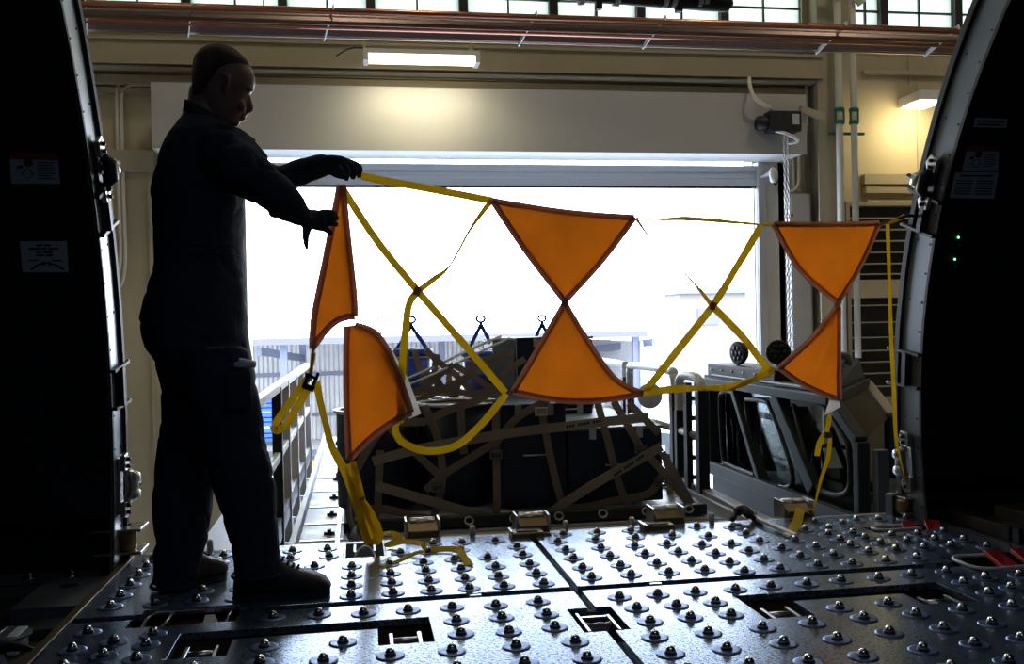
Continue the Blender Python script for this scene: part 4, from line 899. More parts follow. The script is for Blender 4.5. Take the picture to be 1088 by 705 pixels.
# ------------------------------------------------------------------ cab
XL = 2.6
def cp(px, py, x=XL): return pX(px, py, x)
yb = 6.85; yf = cp(883, 424).y; yk = cp(915, 469).y; zt = .45; zk = cp(915, 469).z; zb = -.20
XR = 3.45; o = 1.15      # the far side stands further out: the front is raked in plan
def rs(v, dx=XR-XL, dy=o): return Vector((v[0]+dx, v[1]+dy, v[2]))
A = Vector((XL, yf, zt)); Bk = Vector((XL, yk, zk)); Cc = Vector((XL, yk, zb)); D = Vector((XL, yk, -1.1)); E = Vector((XL, yb, zt)); Fz = Vector((XL, yb, zb)); G = Vector((XL, yb, -1.1))
t = thing('loader_cab', 'dark grey green loader cab with angled pillars and side windows', 'cab', (XL+.4, 5.9, -1.1))
part('lower_body', MB().prism([Cc, Fz, G, D], rs((0, 0, 0))-Vector((0, 0, 0))), 'cab', t, .008)
part('belt_rail', MB().bar(Cc+Vector((-.03, -.02, .02)), Fz+Vector((-.03, .02, .02)), .05, .09), 'cab', t, .006)
part('belt_rail', MB().bar(Cc+Vector((0, -.03, .02)), rs(Cc)+Vector((0, -.03, .02)), .05, .07), 'cab', t, .006)
part('lower_step', MB().bar(D+Vector((-.05, -.1, .62)), G+Vector((-.05, .0, .62)), .1, .04), 'cab', t, .006)
def pil(p, q, w, h, nm='pillar', m='cab'): return part(nm, MB().bar(p, q, w, h, up=(1, 0, 0)), m, t, .008)
pil(A, Bk, .06, .07); pil(Bk, Cc-Vector((0, 0, .3)), .06, .07); pil(rs(A), rs(Bk), .06, .08, m='trimp'); pil(rs(Bk), rs(Cc), .06, .07)
pil(E, Fz, .09, .07); pil(rs(E), rs(Fz), .09, .07)
pil(cp(781, 411), cp(812, 515), .05, .075, 'diagonal_brace'); pil(cp(824, 420), cp(866, 520), .1, .06)
part('roof_rail', MB().bar(A+Vector((-.01, -.03, 0)), E+Vector((-.01, .05, 0)), .07, .06), 'cab', t, .008)
part('roof_rail', MB().bar(A, rs(A), .07, .07), 'cab', t, .008)
part('roof', MB().prism([A+Vector((0, 0, .03)), E+Vector((0, 0, .03)), rs(E)+Vector((0, 0, .03)), rs(A)+Vector((0, 0, .03))], (0, 0, .03)), 'cabdark', t, .01)
ra, rb, rc = cp(826, 398, 2.8), cp(892, 388, 3.3), cp(920, 399, 3.42)
part('roof_cap', MB().prism([Vector((2.72, yf+.15, zt+.05)), Vector((3.42, yf+1.1, zt+.05)), Vector((3.38, yf+1.1, zt+.18)), Vector((3.2, yf+.95, zt+.20)), Vector((2.85, yf+.35, zt+.17))], (.05, .7, 0)), 'cabdark', t, .01)
bx0, bx1 = cp(757, 398, XL+.02), cp(823, 407, XL+.02)
part('equipment_box', MB().box((XL+.02, bx1.y, zt+.03), (XL+.35, bx0.y+.1, zt+.13)), 'cab', t, .008)
part('box_lip', MB().box((XL+.0, bx1.y-.03, zt+.02), (XL+.38, bx0.y+.12, zt+.045)), 'cab', t)
g = MB()
for k in range(6): g.lathe([(.008, 0), (.006, .008)], (XL+.018, bx1.y+.1+k*.2, zt+.09), 8, d=(-1, 0, 0))
part('bolt', g, 'steel', t)
part('side_glass', MB().prism([Bk+Vector((.03, .02, 0)), A+Vector((.03, .02, -.02)), E+Vector((.03, -.02, -.02)), Fz+Vector((.03, -.02, .05)), Cc+Vector((.03, .02, .05))], (.006, 0, 0)), 'glass', t)
part('windscreen', MB().prism([A, rs(A), rs(Bk), Bk], (0, .006, 0)).prism([Bk, rs(Bk), rs(Cc), Cc], (0, .006, 0)), 'glass', t)
part('rear_glass', MB().prism([E, rs(E), rs(Fz), Fz], (0, .006, 0)), 'glass', t)
def gasket(pts, x=XL+.0):
    P_ = [cp(px, py, x) for px, py in pts]; return part('window_gasket', MB().tube(smoothpath(P_+[P_[0]], 4), .016, 8), 'rubber', t)
gasket([(766, 418), (772, 415), (781, 418), (786, 425), (800, 482), (802, 502), (796, 502), (774, 493), (768, 484), (765, 430)])
gasket([(793, 424), (812, 426), (820, 436), (836, 480), (842, 505), (838, 517), (815, 517), (806, 505), (794, 440)])
gasket([(842, 426), (862, 428), (876, 432), (898, 466), (902, 480), (902, 520), (880, 524), (862, 505), (846, 440)])
part('door_post_plate', MB().box((XL+.02, yk-.12, -.25), (XL+.09, yk-.07, .22)), 'jambdark', t, .006)
part('front_strut', MB().bar(Cc+Vector((0, -.03, .05)), Cc+Vector((-.22, -.15, -.35)), .06, .06), 'cab', t, .006); part('front_strut', MB().bar(Cc+Vector((0, -.03, .05)), Cc+Vector((.32, -.15, -.35)), .06, .06), 'cab', t, .006)
# inside: seat, console, wheel
s = thing('driver_seat', 'black high backed seat inside the loader cab', 'seat', (3.0, 6.1, -.6))
part('backrest', MB().loft([((3.0, 6.35, -.15), (.2, 0, 0), (0, .07, 0), .6), ((3.0, 6.38, .1), (.22, 0, 0), (0, .07, 0), .6), ((3.0, 6.42, .28), (.15, 0, 0), (0, .05, 0), .6)]), 'rubber', s)
part('cushion', MB().box((2.78, 5.9, -.3), (3.2, 6.35, -.17)), 'rubber', s, .04); part('pedestal', MB().box((2.88, 6.0, -1.1), (3.1, 6.25, -.3)), 'cabdark', s, .02)
part('headrest', MB().box((2.9, 6.38, .3), (3.1, 6.46, .4)), 'rubber', s, .03)
s = thing('steering_console', 'dark sloping console with levers inside the cab windscreen', 'console', (2.95, 5.5, -.9))
part('body', MB().prism([(2.7, 5.45, -1.1), (2.7, 5.75, -1.1), (2.7, 5.7, -.05), (2.7, 5.4, -.2)], (.5, .1, 0)), 'cabdark', s, .02)
part('lever', MB().cyl((2.75, 5.3, .25), (3.05, 5.6, -.15), .02, 8), 'black', s); part('lever', MB().cyl((2.7, 5.4, .28), (2.95, 5.75, -.1), .012, 8), 'black', s)
part('steering_wheel', MB().tube([(2.95+.16*math.cos(k*math.pi/8), 5.6+.1*math.sin(k*math.pi/8), .0+.1*math.sin(k*math.pi/8)) for k in range(16)], .014, 8, closed=True), 'black', s)
solo('paper_sheet', MB().prism([cp(892, 498, 2.9), cp(922, 502, 2.9), cp(940, 522, 2.9), cp(898, 524, 2.9)], (0, .004, .0)), 'paper', 'pale sheet of paper lying inside the cab windscreen', 'paper')
solo('roof_beacon_base', MB().lathe([(.07, 0), (.08, .03), (.07, .08), (.03, .1)], cp(892, 385, 3.1)-Vector((0, 0, .03)), 16), 'cabdark', 'small dark fitting on top of the cab roof below the wall pipe', 'fitting')
# work lamps
def lamp(c, d, label, face):
    t = thing('work_lamp', label, 'work lamp', c-Vector((0, 0, .12)), 'work lamps on the cab roof'); r = .082
    d = Vector(d).normalized()
    part('shell', MB().lathe([(.02, .07), (.055, .055), (r, .02), (r+.004, 0), (r, -.012), (r-.012, -.012)], c, 26, d=-d if False else Vector((-d.x, -d.y, -d.z))), 'black', t)
    part('lens', MB().lathe([(r-.012, 0), (r-.014, .003)], c+d*.006, 26, d=d), 'chrome' if face else 'whitepaint', t)
    g = MB(); ux = d.cross(Vector((0, 0, 1))).normalized(); uz = ux.cross(d)
    for k in range(7):
        a = k*math.pi/3; q = c+d*.011+((ux*math.cos(a)+uz*math.sin(a))*.042 if k < 6 else Vector()); g.lathe([(.017, 0), (.02, .002), (.012, .006)], q, 12, d=d)
    part('reflector_cell', g, 'collar', t)
    part('bracket', MB().cyl(c-Vector((0, 0, .07)), c-Vector((0, 0, .13)), .015, 8).box(tuple(c-Vector((.05, .04, .14))), tuple(c-Vector((-.05, -.04, .12)))), 'black', t)
lamp(cp(784, 375, XL+.1), (-.78, -.2, -.05), 'work lamp turned sideways on the rear of the cab roof', False)
lamp(cp(827, 374, XL+.25), (-.25, -1, 0), 'round work lamp facing the doorway on the cab roof by the orange flag', True)
# ================================================================== PALLET LOAD
PZ = DZ+.07
t = thing('cargo_pallet', 'flat metal cargo pallet under the netted load', 'pallet', (.96, 6.6, DZ))
part('skin', MB().box((-.08, 5.45, DZ+.008), (2.0, 7.75, DZ+.05)), 'deck', t, .004)
part('edge_rail', MB().box((-.1, 5.42, DZ+.008), (2.02, 5.48, DZ+.07)).box((-.1, 5.48, DZ+.008), (-.06, 7.78, DZ+.07)).box((1.98, 5.48, DZ+.008), (2.02, 7.78, DZ+.07)), 'cabdark', t, .004)  # rails coloured dark to stand for the shadow of the load
for k in range(8): part('tie_ring', MB().tube([(.08+k*.26+.025*math.cos(a), 5.40+.008*math.sin(a), DZ+.05+.02*math.sin(a)) for a in [j*math.pi/4 for j in range(8)]], .006, 6, closed=True), 'steel', t)
def crate(x0, x1, y0, y1, z0, z1, label, m='boxnavy', lid=None, name='cargo_box'):
    t = thing(name, label, 'crate', ((x0+x1)/2, (y0+y1)/2, z0), 'crates on the cargo pallet')
    part('body', MB().box((x0, y0, z0), (x1, y1, z1-.02)), m, t, .008)
    part('lid', MB().box((x0-.008, y0-.008, z1-.018), (x1+.008, y1+.008, z1)), m if not lid else lid, t, .006)
    for s in (.25, .75): part('hasp', MB().box((x0+(x1-x0)*s-.02, y0-.016, z1-.07), (x0+(x1-x0)*s+.02, y0-.001, z1-.005)), 'steel', t)
    part('handle', MB().tube(smoothpath([(x0+(x1-x0)*.5-.06, y0-.002, (z0+z1)/2), (x0+(x1-x0)*.5-.06, y0-.02, (z0+z1)/2), (x0+(x1-x0)*.5+.06, y0-.02, (z0+z1)/2), (x0+(x1-x0)*.5+.06, y0-.002, (z0+z1)/2)], 3), .006, 6), 'steel', t)
    return t
cy = 5.62
def cx_(px, y=cy): return pY(px, 450, y).x
def cz_(px, py, y=cy): return pY(px, py, y).z
crate(cx_(604), cx_(703), cy, 6.9, PZ, cz_(680, 452), 'wide dark crate at the end of the pallet beside the hoop railing', lid='boxteal')  # paler lid: sky light on the crate top put into its colour
crate(cx_(534), cx_(602), cy+.02, 6.8, PZ, cz_(600, 428), 'dark crate in the middle of the pallet under the orange flag', lid='boxnavy')
crate(cx_(604), cx_(668), cy+.9, 6.9, cz_(680, 452)+.002, pY(640, 428, cy+.9).z, 'dark upper box resting on the wide end crate', lid='boxnavy')
# tall box with pale side behind
yt = 6.6; x0 = pY(561, 400, yt).x; 
t = crate(pY(550, 400, 6.93).x, pY(630, 400, 6.93).x, 6.93, 7.5, PZ, pY(580, 358, 6.93).z, 'tallest crate with a pale metal side at the back of the pallet')
part('side_panel', MB().box((pY(550, 400, 6.93).x-.012, 6.93, PZ), (pY(550, 400, 6.93).x-.002, 7.5, pY(580, 360, 6.93).z)), 'hood', t)
t = thing('drum_cabinet', 'pale steel cabinet face standing behind the large drums', 'cabinet', (pY(550, 400, 6.93).x-.2, 6.92, PZ))
part('panel', MB().box((pY(524, 400, 6.9).x, 6.9, PZ), (pY(550, 400, 6.9).x-.02, 7.4, pY(540, 361, 6.9).z)), 'boxteal', t, .008)
part('top_edge', MB().box((pY(523, 400, 6.9).x, 6.89, pY(540, 361, 6.9).z), (pY(550, 400, 6.9).x-.02, 7.41, pY(540, 360, 6.9).z+.01)), 'whitepaint', t)
# large dark drums with bright rims
def drum(x, y, r, z0, z1, label, m='boxnavy', rim='steel', group='large dark drums on the pallet'):
    t = thing('steel_drum', label, 'drum', (x, y, z0), group); h = z1-z0
    part('shell', MB().lathe([(r, 0), (r, h*.3), (r+.012, h*.33), (r, h*.36), (r, h*.63), (r+.012, h*.66), (r, h*.69), (r, h-.01)], (x, y, z0), 40), m, t)
    part('rim', MB().tube([(x+(r+.006)*math.cos(a), y+(r+.006)*math.sin(a), z1) for a in [k*math.pi/20 for k in range(40)]], .012, 8, closed=True), rim, t)
    part('lid', MB().lathe([(r, -.02), (r-.01, -.008), (r-.02, -.01)], (x, y, z1-.0), 40), 'cabdark', t)
    part('bung', MB().lathe([(.03, 0), (.028, .012)], (x+r*.6, y, z1-.008), 14), 'steel', t)
zt1 = pY(490, 428, 5.9).z
drum(.60, 5.95, .24, PZ, zt1, 'large dark drum with a bright rim beside the middle crate')
drum(.10, 5.97, .24, PZ, zt1-.03, 'large dark drum with a bright rim behind the torn orange flag')
drum(pY(430, 450, 6.5).x, 6.52, .27, PZ, zt1-.02, 'large dark drum in the second row behind the others')
# blue drums with lifting frames standing on a rear deck of plywood
zs = pY(470, 415, 6.95).z
t = thing('plywood_platform', 'plywood platform carrying the blue drums behind the dark drums', 'platform', (.75, 7.2, PZ))
part('sheet', MB().box((.15, 6.82, zs-.03), (.94, 7.55, zs)), 'wood', t)
for x in (.18, .55, .90): part('block', MB().box((x-.03, 6.86, PZ), (x+.03, 7.5, zs-.03)), 'wood', t)
part('batten', MB().box((pY(474, 400, 6.82).x, 6.82, zs+.0), (pY(480, 400, 6.82).x, 6.86, zs+.18)).box((pY(484, 400, 6.82).x, 6.82, zs), (pY(489, 400, 6.82).x, 6.86, zs+.14)), 'wood', t)
def blue_drum(pxc, pytop, pyap, w, label, Y=7.05, zs=zs):
    c = pY(pxc, 400, Y); zt = pY(pxc, pytop, Y).z; za = pY(pxc, pyap, Y).z; r = w/2
    if True:
        t = thing('blue_drum', label, 'drum', (c.x, Y, zs), 'blue drums with lifting frames')
        part('shell', MB().lathe([(r, 0), (r, .1), (r+.006, .11), (r, .12), (r, zt-zs-.03)], (c.x, Y, zs), 30), 'blue', t)
        part('lid', MB().lathe([(r+.015, -.03), (r+.018, -.01), (r+.01, 0), (.02, .012)], (c.x, Y, zt), 30), 'blue', t)
        part('band', MB().tube([(c.x+(r+.004)*math.cos(a), Y+(r+.004)*math.sin(a), zt-.055) for a in [k*math.pi/14 for k in range(28)]], .006, 6, closed=True), 'whiteplastic', t)
        part('lifting_arm', MB().bar((c.x-r*.8, Y, zt-.0), (c.x, Y, za), .012, .028), 'blue', t); part('lifting_arm', MB().bar((c.x+r*.8, Y, zt-.0), (c.x, Y, za), .012, .028), 'blue', t)
        part('lifting_eye', MB().tube([(c.x+.031*math.cos(a), Y, za+.045+.024*math.sin(a)) for a in [k*math.pi/8 for k in range(16)]], .009, 8, closed=True).cyl((c.x, Y, za-.01), (c.x, Y, za+.02), .012, 8), 'blue', t)
        part('foot', MB().box((c.x-r*.8-.02, Y-.03, zt), (c.x-r*.8+.02, Y+.03, zt+.015)).box((c.x+r*.8-.02, Y-.03, zt), (c.x+r*.8+.02, Y+.03, zt+.015)), 'whiteplastic', t)
blue_drum(438, 371, 346, .28, 'blue drum with a blue lifting frame nearest the torn orange flag')
blue_drum(512, 374, 345, .27, 'blue drum with a blue lifting frame half behind the yellow strap')
blue_drum(577, 368, 344, .24, 'blue drum whose lifting eye shows beside the large orange flag', Y=7.63, zs=PZ)
# ------------------------------------------------------------------ webbing over the load
def prj(lst, Y):
    out = []
    for p in lst: out.append(pY(p[0], p[1], p[2] if len(p) > 2 else Y))
    return out
t = thing('cargo_net', 'tan webbing cargo net stretched over the crates and drums', 'cargo net', (.9, 5.5, PZ))
def nstrap(lst, w=.045, Y=5.55, m='net', k=5): return part('strap', MB().ribbon(prj(lst, Y), w, (0, -1, .05), .004, k=k), m, t)
S = [[(527, 424), (527, 470), (528, 520), (527, 556)], [(451, 431), (465, 466), (470, 510), (459, 556)], [(490, 427), (490, 450), (493, 482)], [(452, 521), (470, 505), (500, 486), (529, 468)],
     [(575, 425), (577, 445), (588, 500), (600, 545)], [(635, 428), (645, 465), (660, 520), (680, 558)], [(652, 426), (666, 450), (680, 474)], [(680, 474), (705, 502), (741, 546)],
     [(604, 541), (630, 537), (655, 531), (689, 524), (703, 505)], [(400, 446), (430, 448), (452, 448)], [(452, 448), (475, 436), (500, 428), (520, 418)], [(527, 470), (548, 445), (575, 428), (590, 420)], [(378, 500), (395, 470), (410, 452)], [(404, 478), (402, 520), (400, 545), (390, 560)],
     [(375, 545), (405, 540), (440, 548), (470, 553)], [(412, 452), (430, 470), (470, 508)], [(668, 428), (680, 440), (700, 460)], [(703, 480, 5.6), (722, 512, 5.55), (741, 548, 5.5)], [(708, 482, 6.0), (712, 520, 5.9), (708, 545, 5.8)]]
for s in S: nstrap(s)
S2 = [[(418, 410), (440, 416), (470, 411)], [(470, 411), (500, 418), (528, 412)], [(500, 384), (521, 380), (541, 372)], [(427, 420), (450, 412), (465, 400), (482, 387)], [(452, 372), (466, 384), (484, 398), (498, 412), (512, 424)], [(432, 371), (430, 395), (427, 420)], [(441, 372), (447, 393), (470, 411), (488, 426)], [(482, 387), (500, 398), (521, 412)], [(528, 378), (545, 391)], [(558, 381), (540, 393), (528, 406), (520, 420)], [(434, 430), (460, 418), (475, 411), (499, 398), (528, 380), (545, 372)],
      [(488, 426), (510, 420), (530, 412)], [(446, 408), (452, 400), (470, 396)], [(484, 424), (487, 408), (498, 398), (500, 384)], [(525, 378), (522, 395), (530, 410)], [(540, 425), (560, 396), (575, 380), (590, 366)], [(465, 376), (462, 395), (470, 412)]]
for s in S2: nstrap(s, .042, 6.4)
for px, py in ((527, 483), (465, 518), (575, 437), (702, 512), (681, 477)):
    c = pY(px, py, 5.53); part('buckle', MB().box((c.x-.032, 5.52, c.z-.025), (c.x+.032, 5.54, c.z-.012)).box((c.x-.032, 5.52, c.z+.012), (c.x+.032, 5.54, c.z+.025)).box((c.x-.036, 5.52, c.z-.025), (c.x-.026, 5.54, c.z+.025)).box((c.x+.026, 5.52, c.z-.025), (c.x+.036, 5.54, c.z+.025)).box((c.x-.03, 5.53, c.z-.005), (c.x+.03, 5.545, c.z+.005)), 'whiteplastic' if px == 575 else 'jambdark', t, .002)
for px, py in ((741, 549), (676, 560), (600, 551), (527, 560), (459, 562), (390, 565)):
    c = pY(px, py, 5.42); c.z = max(c.z, DZ+.03); part('corner_hook', MB().tube([(c.x+.03*math.cos(a), 5.44, c.z+.03*math.sin(a)) for a in [k*math.pi/6 for k in range(12)]], .008, 8, closed=True), 'black', t)
def tie(lst, w, label, Y=5.5, m='netlight'):
    g = MB().ribbon(prj(lst, Y), w, (0, -1, .05), .004); return solo('tie_down_strap', g, m, label, 'strap', 'loose straps across the load')
t1 = tie([(396, 490), (440, 478), (492, 468), (540, 460), (590, 454), (640, 448), (689, 443)], .055, 'pale printed strap lying level across the dark crates')
t2 = tie([(400, 516), (454, 531), (502, 545), (560, 560)], .055, 'pale strap slanting down from the torn flag to the sill latch')
t3 = tie([(566, 557), (600, 534), (638, 510), (670, 493), (703, 474)], .055, 'pale strap slanting up across the wide end crate')
for tt, (px, py), an in ((t1, (620, 450), .13), (t3, (668, 494), .55)):
    c = pY(px, py, 5.495); g = MB()
    for k in range(12): 
        if k in (3, 8): continue
        u = (k-5.5)*.018; g.box((c.x+u*math.cos(an)-.006, c.y-.004, c.z+u*math.sin(an)-.008), (c.x+u*math.cos(an)+.006, c.y-.002, c.z+u*math.sin(an)+.008))
    part('print', g, 'ink', tt)
for k, (lst, lb) in enumerate((([(428, 404, 6.3), (460, 390, 6.4), (500, 371, 6.6), (532, 357, 6.85)], 'white rope pulled over the drums, the upper of two'), ([(430, 410, 6.25), (462, 397, 6.35), (505, 376, 6.55), (541, 359, 6.85)], 'white rope pulled over the drums, the lower of two'))):
    solo('lashing_rope', MB().tube(smoothpath(prj(lst, 6)), .009, 8), 'rope', lb, 'rope', 'white lashing ropes')
# ================================================================== DOOR BARRIER NET
def NY(px): return 3.52+(px-360)/580*.36
def np_(p): return pY(p[0], p[1], (p[2] if len(p) > 2 else NY(p[0])))
net = thing('barrier_net', 'orange and yellow webbing barrier net being hung across the cargo doorway', 'barrier net', (.9, 3.75, 0))
def curve_at(P, t):
    P = [Vector((p[0], p[1], 0)) for p in P]; S = smoothpath(P, 8); f = t*(len(S)-1); i = min(int(f), len(S)-2); return S[i].lerp(S[i+1], f-i)
def flag(L, Rr, bot=0., top=0., bulge=.03, fold=.006, freq=3., name='orange_flag', n=22, dy=0., seed=0):
    g = MB(); rows = []
    def pt(s, t, off=0.):
        a = curve_at(L, t); b = curve_at(Rr, t); q = a.lerp(b, s)
        q.y += bot*math.sin(math.pi*s)*max(0, (t-.5)*2)**1.5-top*math.sin(math.pi*s)*max(0, (.5-t)*2)**1.5
        wdt = (a-b).length
        Y = NY(q.x)+dy-bulge*math.sin(math.pi*s)*math.sin(math.pi*min(1, t*1.1))+fold*math.sin(freq*math.pi*s+2.2*t+seed)*min(1, wdt/60)+off
        Y += .008*noise.noise(Vector((q.x*.03, q.y*.03, seed)))
        return pY(q.x, q.y, Y)
    for off in (0, .0016):
        for j in range(n+1):
            for i in range(n+1): g.v.append(tuple(pt(i/n, j/n, off)))
    N = (n+1)**2
    def fc(*a): g.f.append(a); g.sm.append(True)
    for j in range(n):
        for i in range(n):
            a = j*(n+1)+i; fc(a, a+1, a+n+2, a+n+1); fc(N+a+n+1, N+a+n+2, N+a+1, N+a)
    edge = [i for i in range(n+1)]+[(j+1)*(n+1)+n for j in range(n)]+[n*(n+1)+n-1-i for i in range(n)]+[(n-1-j)*(n+1) for j in range(n-1)]
    for k in range(len(edge)): a, b = edge[k], edge[(k+1) % len(edge)]; fc(a, N+a, N+b, b)
    o = part(name, g, 'orange', net)
    def edge_path(f, m=18): return [f(k/m) for k in range(m+1)]
    for f in ((lambda u: pt(0.0, u, -.003)), (lambda u: pt(1.0, u, -.003)), (lambda u: pt(u, 0, -.003)), (lambda u: pt(u, 1, -.003))):
        pp = edge_path(f)
        if (pp[0]-pp[-1]).length < .06: continue
        part('binding', MB().ribbon(pp, .024, (0, -1, 0), .004, k=1), 'binding', o)
    return o
flag([(523, 213), (560, 268), (600, 320)], [(674, 231), (640, 276), (600, 320)], top=-3, bulge=.05, seed=1)
flag([(600, 322), (574, 367), (545, 416)], [(600, 322), (624, 362), (653, 402), (683, 418)], bot=9, bulge=.04, seed=2)
flag([(822, 238), (850, 286), (890, 321)], [(934, 237), (915, 280), (890, 321)], bulge=.05, top=-1, seed=3)
flag([(889, 326), (862, 360), (828, 391)], [(891, 326), (891, 375), (892, 424)], bot=4, bulge=.05, fold=.012, seed=4)
flag([(361, 196, 3.4), (347, 270), (334, 335), (332, 370)], [(364, 196), (370, 255), (376, 310), (377, 336)], bot=-10, bulge=.02, fold=.012, freq=2, seed=5)
flag([(369, 346), (368, 400), (369, 450), (371, 488)], [(377, 345), (402, 357), (422, 396), (437, 438)], bot=-6, bulge=.06, fold=.01, freq=1.5, seed=6)
for px, py in ((600, 321), (890, 323), (757, 325), (443, 309)):
    c = np_((px, py)); part('joint_patch', MB().box((c.x-.012, c.y-.01, c.z-.016), (c.x+.012, c.y+.006, c.z+.016), (0, R(20), 0)), 'binding', net, .003)
g = MB().prism([np_(p) for p in ((892, 423), (893, 432), (884, 437), (876, 441), (880, 430), (882, 421))], (0, .003, 0)); part('torn_end', g, 'torn', net)
part('torn_end', MB().ribbon([np_((410, 372)), np_((424, 398)), np_((434, 424)), np_((441, 442))], .05, (0, -1, .2), .003, tw=[.6, .3, 0, .2]), 'torn', net)
def yel(lst, w=.026, tw=None, k=6, m='yellow', par=None): return part('webbing', MB().ribbon([np_(p) for p in lst], w, (0, -1, 0), .0025, tw=tw, k=k), m, net if par is None else par)
yel([(384, 187), (420, 194), (470, 203), (523, 213)], .028)
yel([(362, 197), (400, 255), (443, 308), (490, 362), (537, 417)], .028)
yel([(522, 213), (500, 243), (478, 282), (460, 297), (443, 310)], .022, tw=[.2, 1.2, 1.35, .4, 0])
yel([(443, 310), (434, 325), (430, 360), (427, 395), (425, 425), (427, 437)], .028, tw=[0, .3, .2, .3, .1, 0])
yel([(427, 437), (420, 455), (428, 470), (455, 479), (485, 473), (512, 450), (538, 418)], .028, tw=[.4, .5, .4, .3, .2, .1, 0])
yel([(425, 432), (427, 440), (424, 448)], .03)
yel([(674, 231), (700, 233), (730, 232), (770, 235), (815, 239)], .026, tw=[1.35, 1.2, .75, .9, 1.4])
yel([(676, 232), (690, 252), (710, 275), (735, 298), (757, 325)], .022, tw=[.7, 1.15, 1.25, 1.1, .3])
yel([(757, 325), (790, 359), (812, 387), (822, 394)], .030)
yel([(808, 241), (780, 288), (757, 325), (720, 372), (686, 415)], .030)
yel([(683, 417), (720, 413), (745, 412), (775, 411), (800, 403), (822, 393)], .030, tw=[0, .1, 1.2, .2, 1.0, .1])
yel([(812, 392), (800, 402), (783, 410), (775, 415)], .02, tw=[.2, .9, 1.1, .6])
yel([(810, 239), (822, 238), (880, 239), (936, 238), (962, 229, 3.86)], .024, tw=[.7, 1.2, 1.3, 1.1, .9])
part('end_hook', MB().tube(smoothpath([np_((936, 238)), np_((950, 234)), np_((964, 229, 3.84)), np_((975, 230, 3.86))]), .007, 8), 'cabdark', net)
yel([(943, 238), (945, 300), (947, 360), (950, 420), (952, 465), (957, 490, 3.86), (964, 520, 3.9)], .020, tw=[.1, .4, .2, .1, .3, .8, 1.1])
yel([(882, 439), (879, 455), (871, 470), (868, 484)], .026, tw=[.5, .3, .1, .2])
yel([(882, 462), (880, 485), (872, 510), (866, 535), (864, 547)], .022, tw=[.3, .2, .5, .9, 1.1])
c = np_((878, 462)); part('buckle', MB().box((c.x-.015, c.y-.012, c.z-.012), (c.x+.02, c.y+.012, c.z+.015)), 'steel', net, .003)
p0 = pz(851, 546, .03); p1 = pz(847, 556, .02); p2 = pz(840, 566, .008)
part('webbing', MB().ribbon([pz(857, 547, .002)+Vector((0, 0, .01)), p0+Vector((0, 0, .02)), p1+Vector((0, 0, .008)), p2, pz(838, 570, .004)], .04, (0, -.3, 1), .003), 'yellow', net)
# left side: buckle, loops, and the strap down to the sill notch
yel([(331, 366), (333, 376), (331, 388), (330, 398)], .014, tw=[1.2, .6, 1, .2], m='binding')
yel([(333, 376), (331, 390), (328, 404)], .018, tw=[.4, .9, .2])
c = np_((330, 405)); part('buckle', MB().box((c.x-.022, c.y-.012, c.z-.024), (c.x-.010, c.y+.012, c.z+.03), (0, R(25), 0)).box((c.x+.012, c.y-.012, c.z-.02), (c.x+.024, c.y+.012, c.z+.034), (0, R(25), 0)).box((c.x-.02, c.y-.012, c.z+.012), (c.x+.028, c.y+.012, c.z+.024), (0, R(25), 0)).box((c.x-.03, c.y-.012, c.z-.03), (c.x+.014, c.y+.012, c.z-.01), (0, R(25), 0)), 'black', net, .003)
yel([(328, 400), (312, 422), (299, 440), (291, 452)], .026, tw=[.2, .4, .3, .2])
yel([(291, 452), (293, 457, 3.47), (303, 452), (316, 432), (329, 410)], .028, tw=[.5, .4, .3, .3, .2])
yel([(336, 405), (340, 425), (346, 450), (353, 475), (366, 500), (377, 530), (388, 568, 3.75), (392, 576, 3.88)], .030, tw=[.2, .7, .8, .6, .3, .2, .1, .2])
yel([(372, 492), (378, 515), (386, 545, 3.72), (396, 574, 3.88)], .045, tw=[.2, .1, .1, .3])
yel([(380, 530, 3.64), (392, 545, 3.72), (402, 568, 3.82), (397, 578, 3.88)], .04, tw=[.1, .2, .2, .3])
yel([(375, 490), (379, 508), (384, 530, 3.66)], .022)
c = np_((381, 528, 3.62)); part('buckle', MB().box((c.x-.022, c.y-.012, c.z-.012), (c.x+.022, c.y+.006, c.z+.012), (0, R(-12), 0)), 'gold', net, .003)
# fallen strap on the floor
fs = [pz(398, 576, .02), pz(403, 568, .06), pz(415, 566, .05), pz(424, 572, .03), pz(412, 579, .01), pz(430, 575, .03), pz(448, 577, .035), pz(455, 583, .012), pz(485, 583, .012), pz(492, 590, .010), pz(499, 600, .006)]
part('webbing', MB().ribbon(fs, .034, (0, -.5, 1), .003, tw=[.1, .2, .1, -.2, .1, 0, .2, .0, 0, .2, 0]), 'yellow', net)
part('webbing', MB().ribbon([pz(450, 585, .02), pz(440, 588, .018), pz(425, 595, .008), pz(406, 602, .004)], .022, (0, -.3, 1), .003), 'yellow', net)
# ================================================================== PERSON
nf = pz(300, 636); ff = pz(205, 627)
YN, YF, YM = nf.y, ff.y+.03, (nf.y+ff.y)/2+.03
def xz(px, py, Y): v = pY(px, py, Y); return v
def rows(tab, Y, pw=.85):
    out = []
    for r in tab:
        py, l, rr, b = r[:4]; Yr = r[4] if len(r) > 4 else Y
        a, c = xz(l, py, Yr), xz(rr, py, Yr); m = (a+c)/2
        out.append((m, (c-a)/2, Vector((0, b, 0)), pw))
    return out
def limb(pts, n=18, sub=5, flat=1.):
    # pts: (Vector, r_inplane, r_depth)
    P_ = smoothpath([p[0] for p in pts], sub); R1 = smoothpath([Vector((p[1], p[2], 0)) for p in pts], sub); secs = []
    for i, p in enumerate(P_):
        t = (P_[min(i+1, len(P_)-1)]-P_[max(i-1, 0)]).normalized(); d = Vector((0, 1, 0)); a = t.cross(d).normalized(); d = a.cross(t).normalized()
        secs.append((p, a*R1[i].x, d*R1[i].y, .9))
    return secs
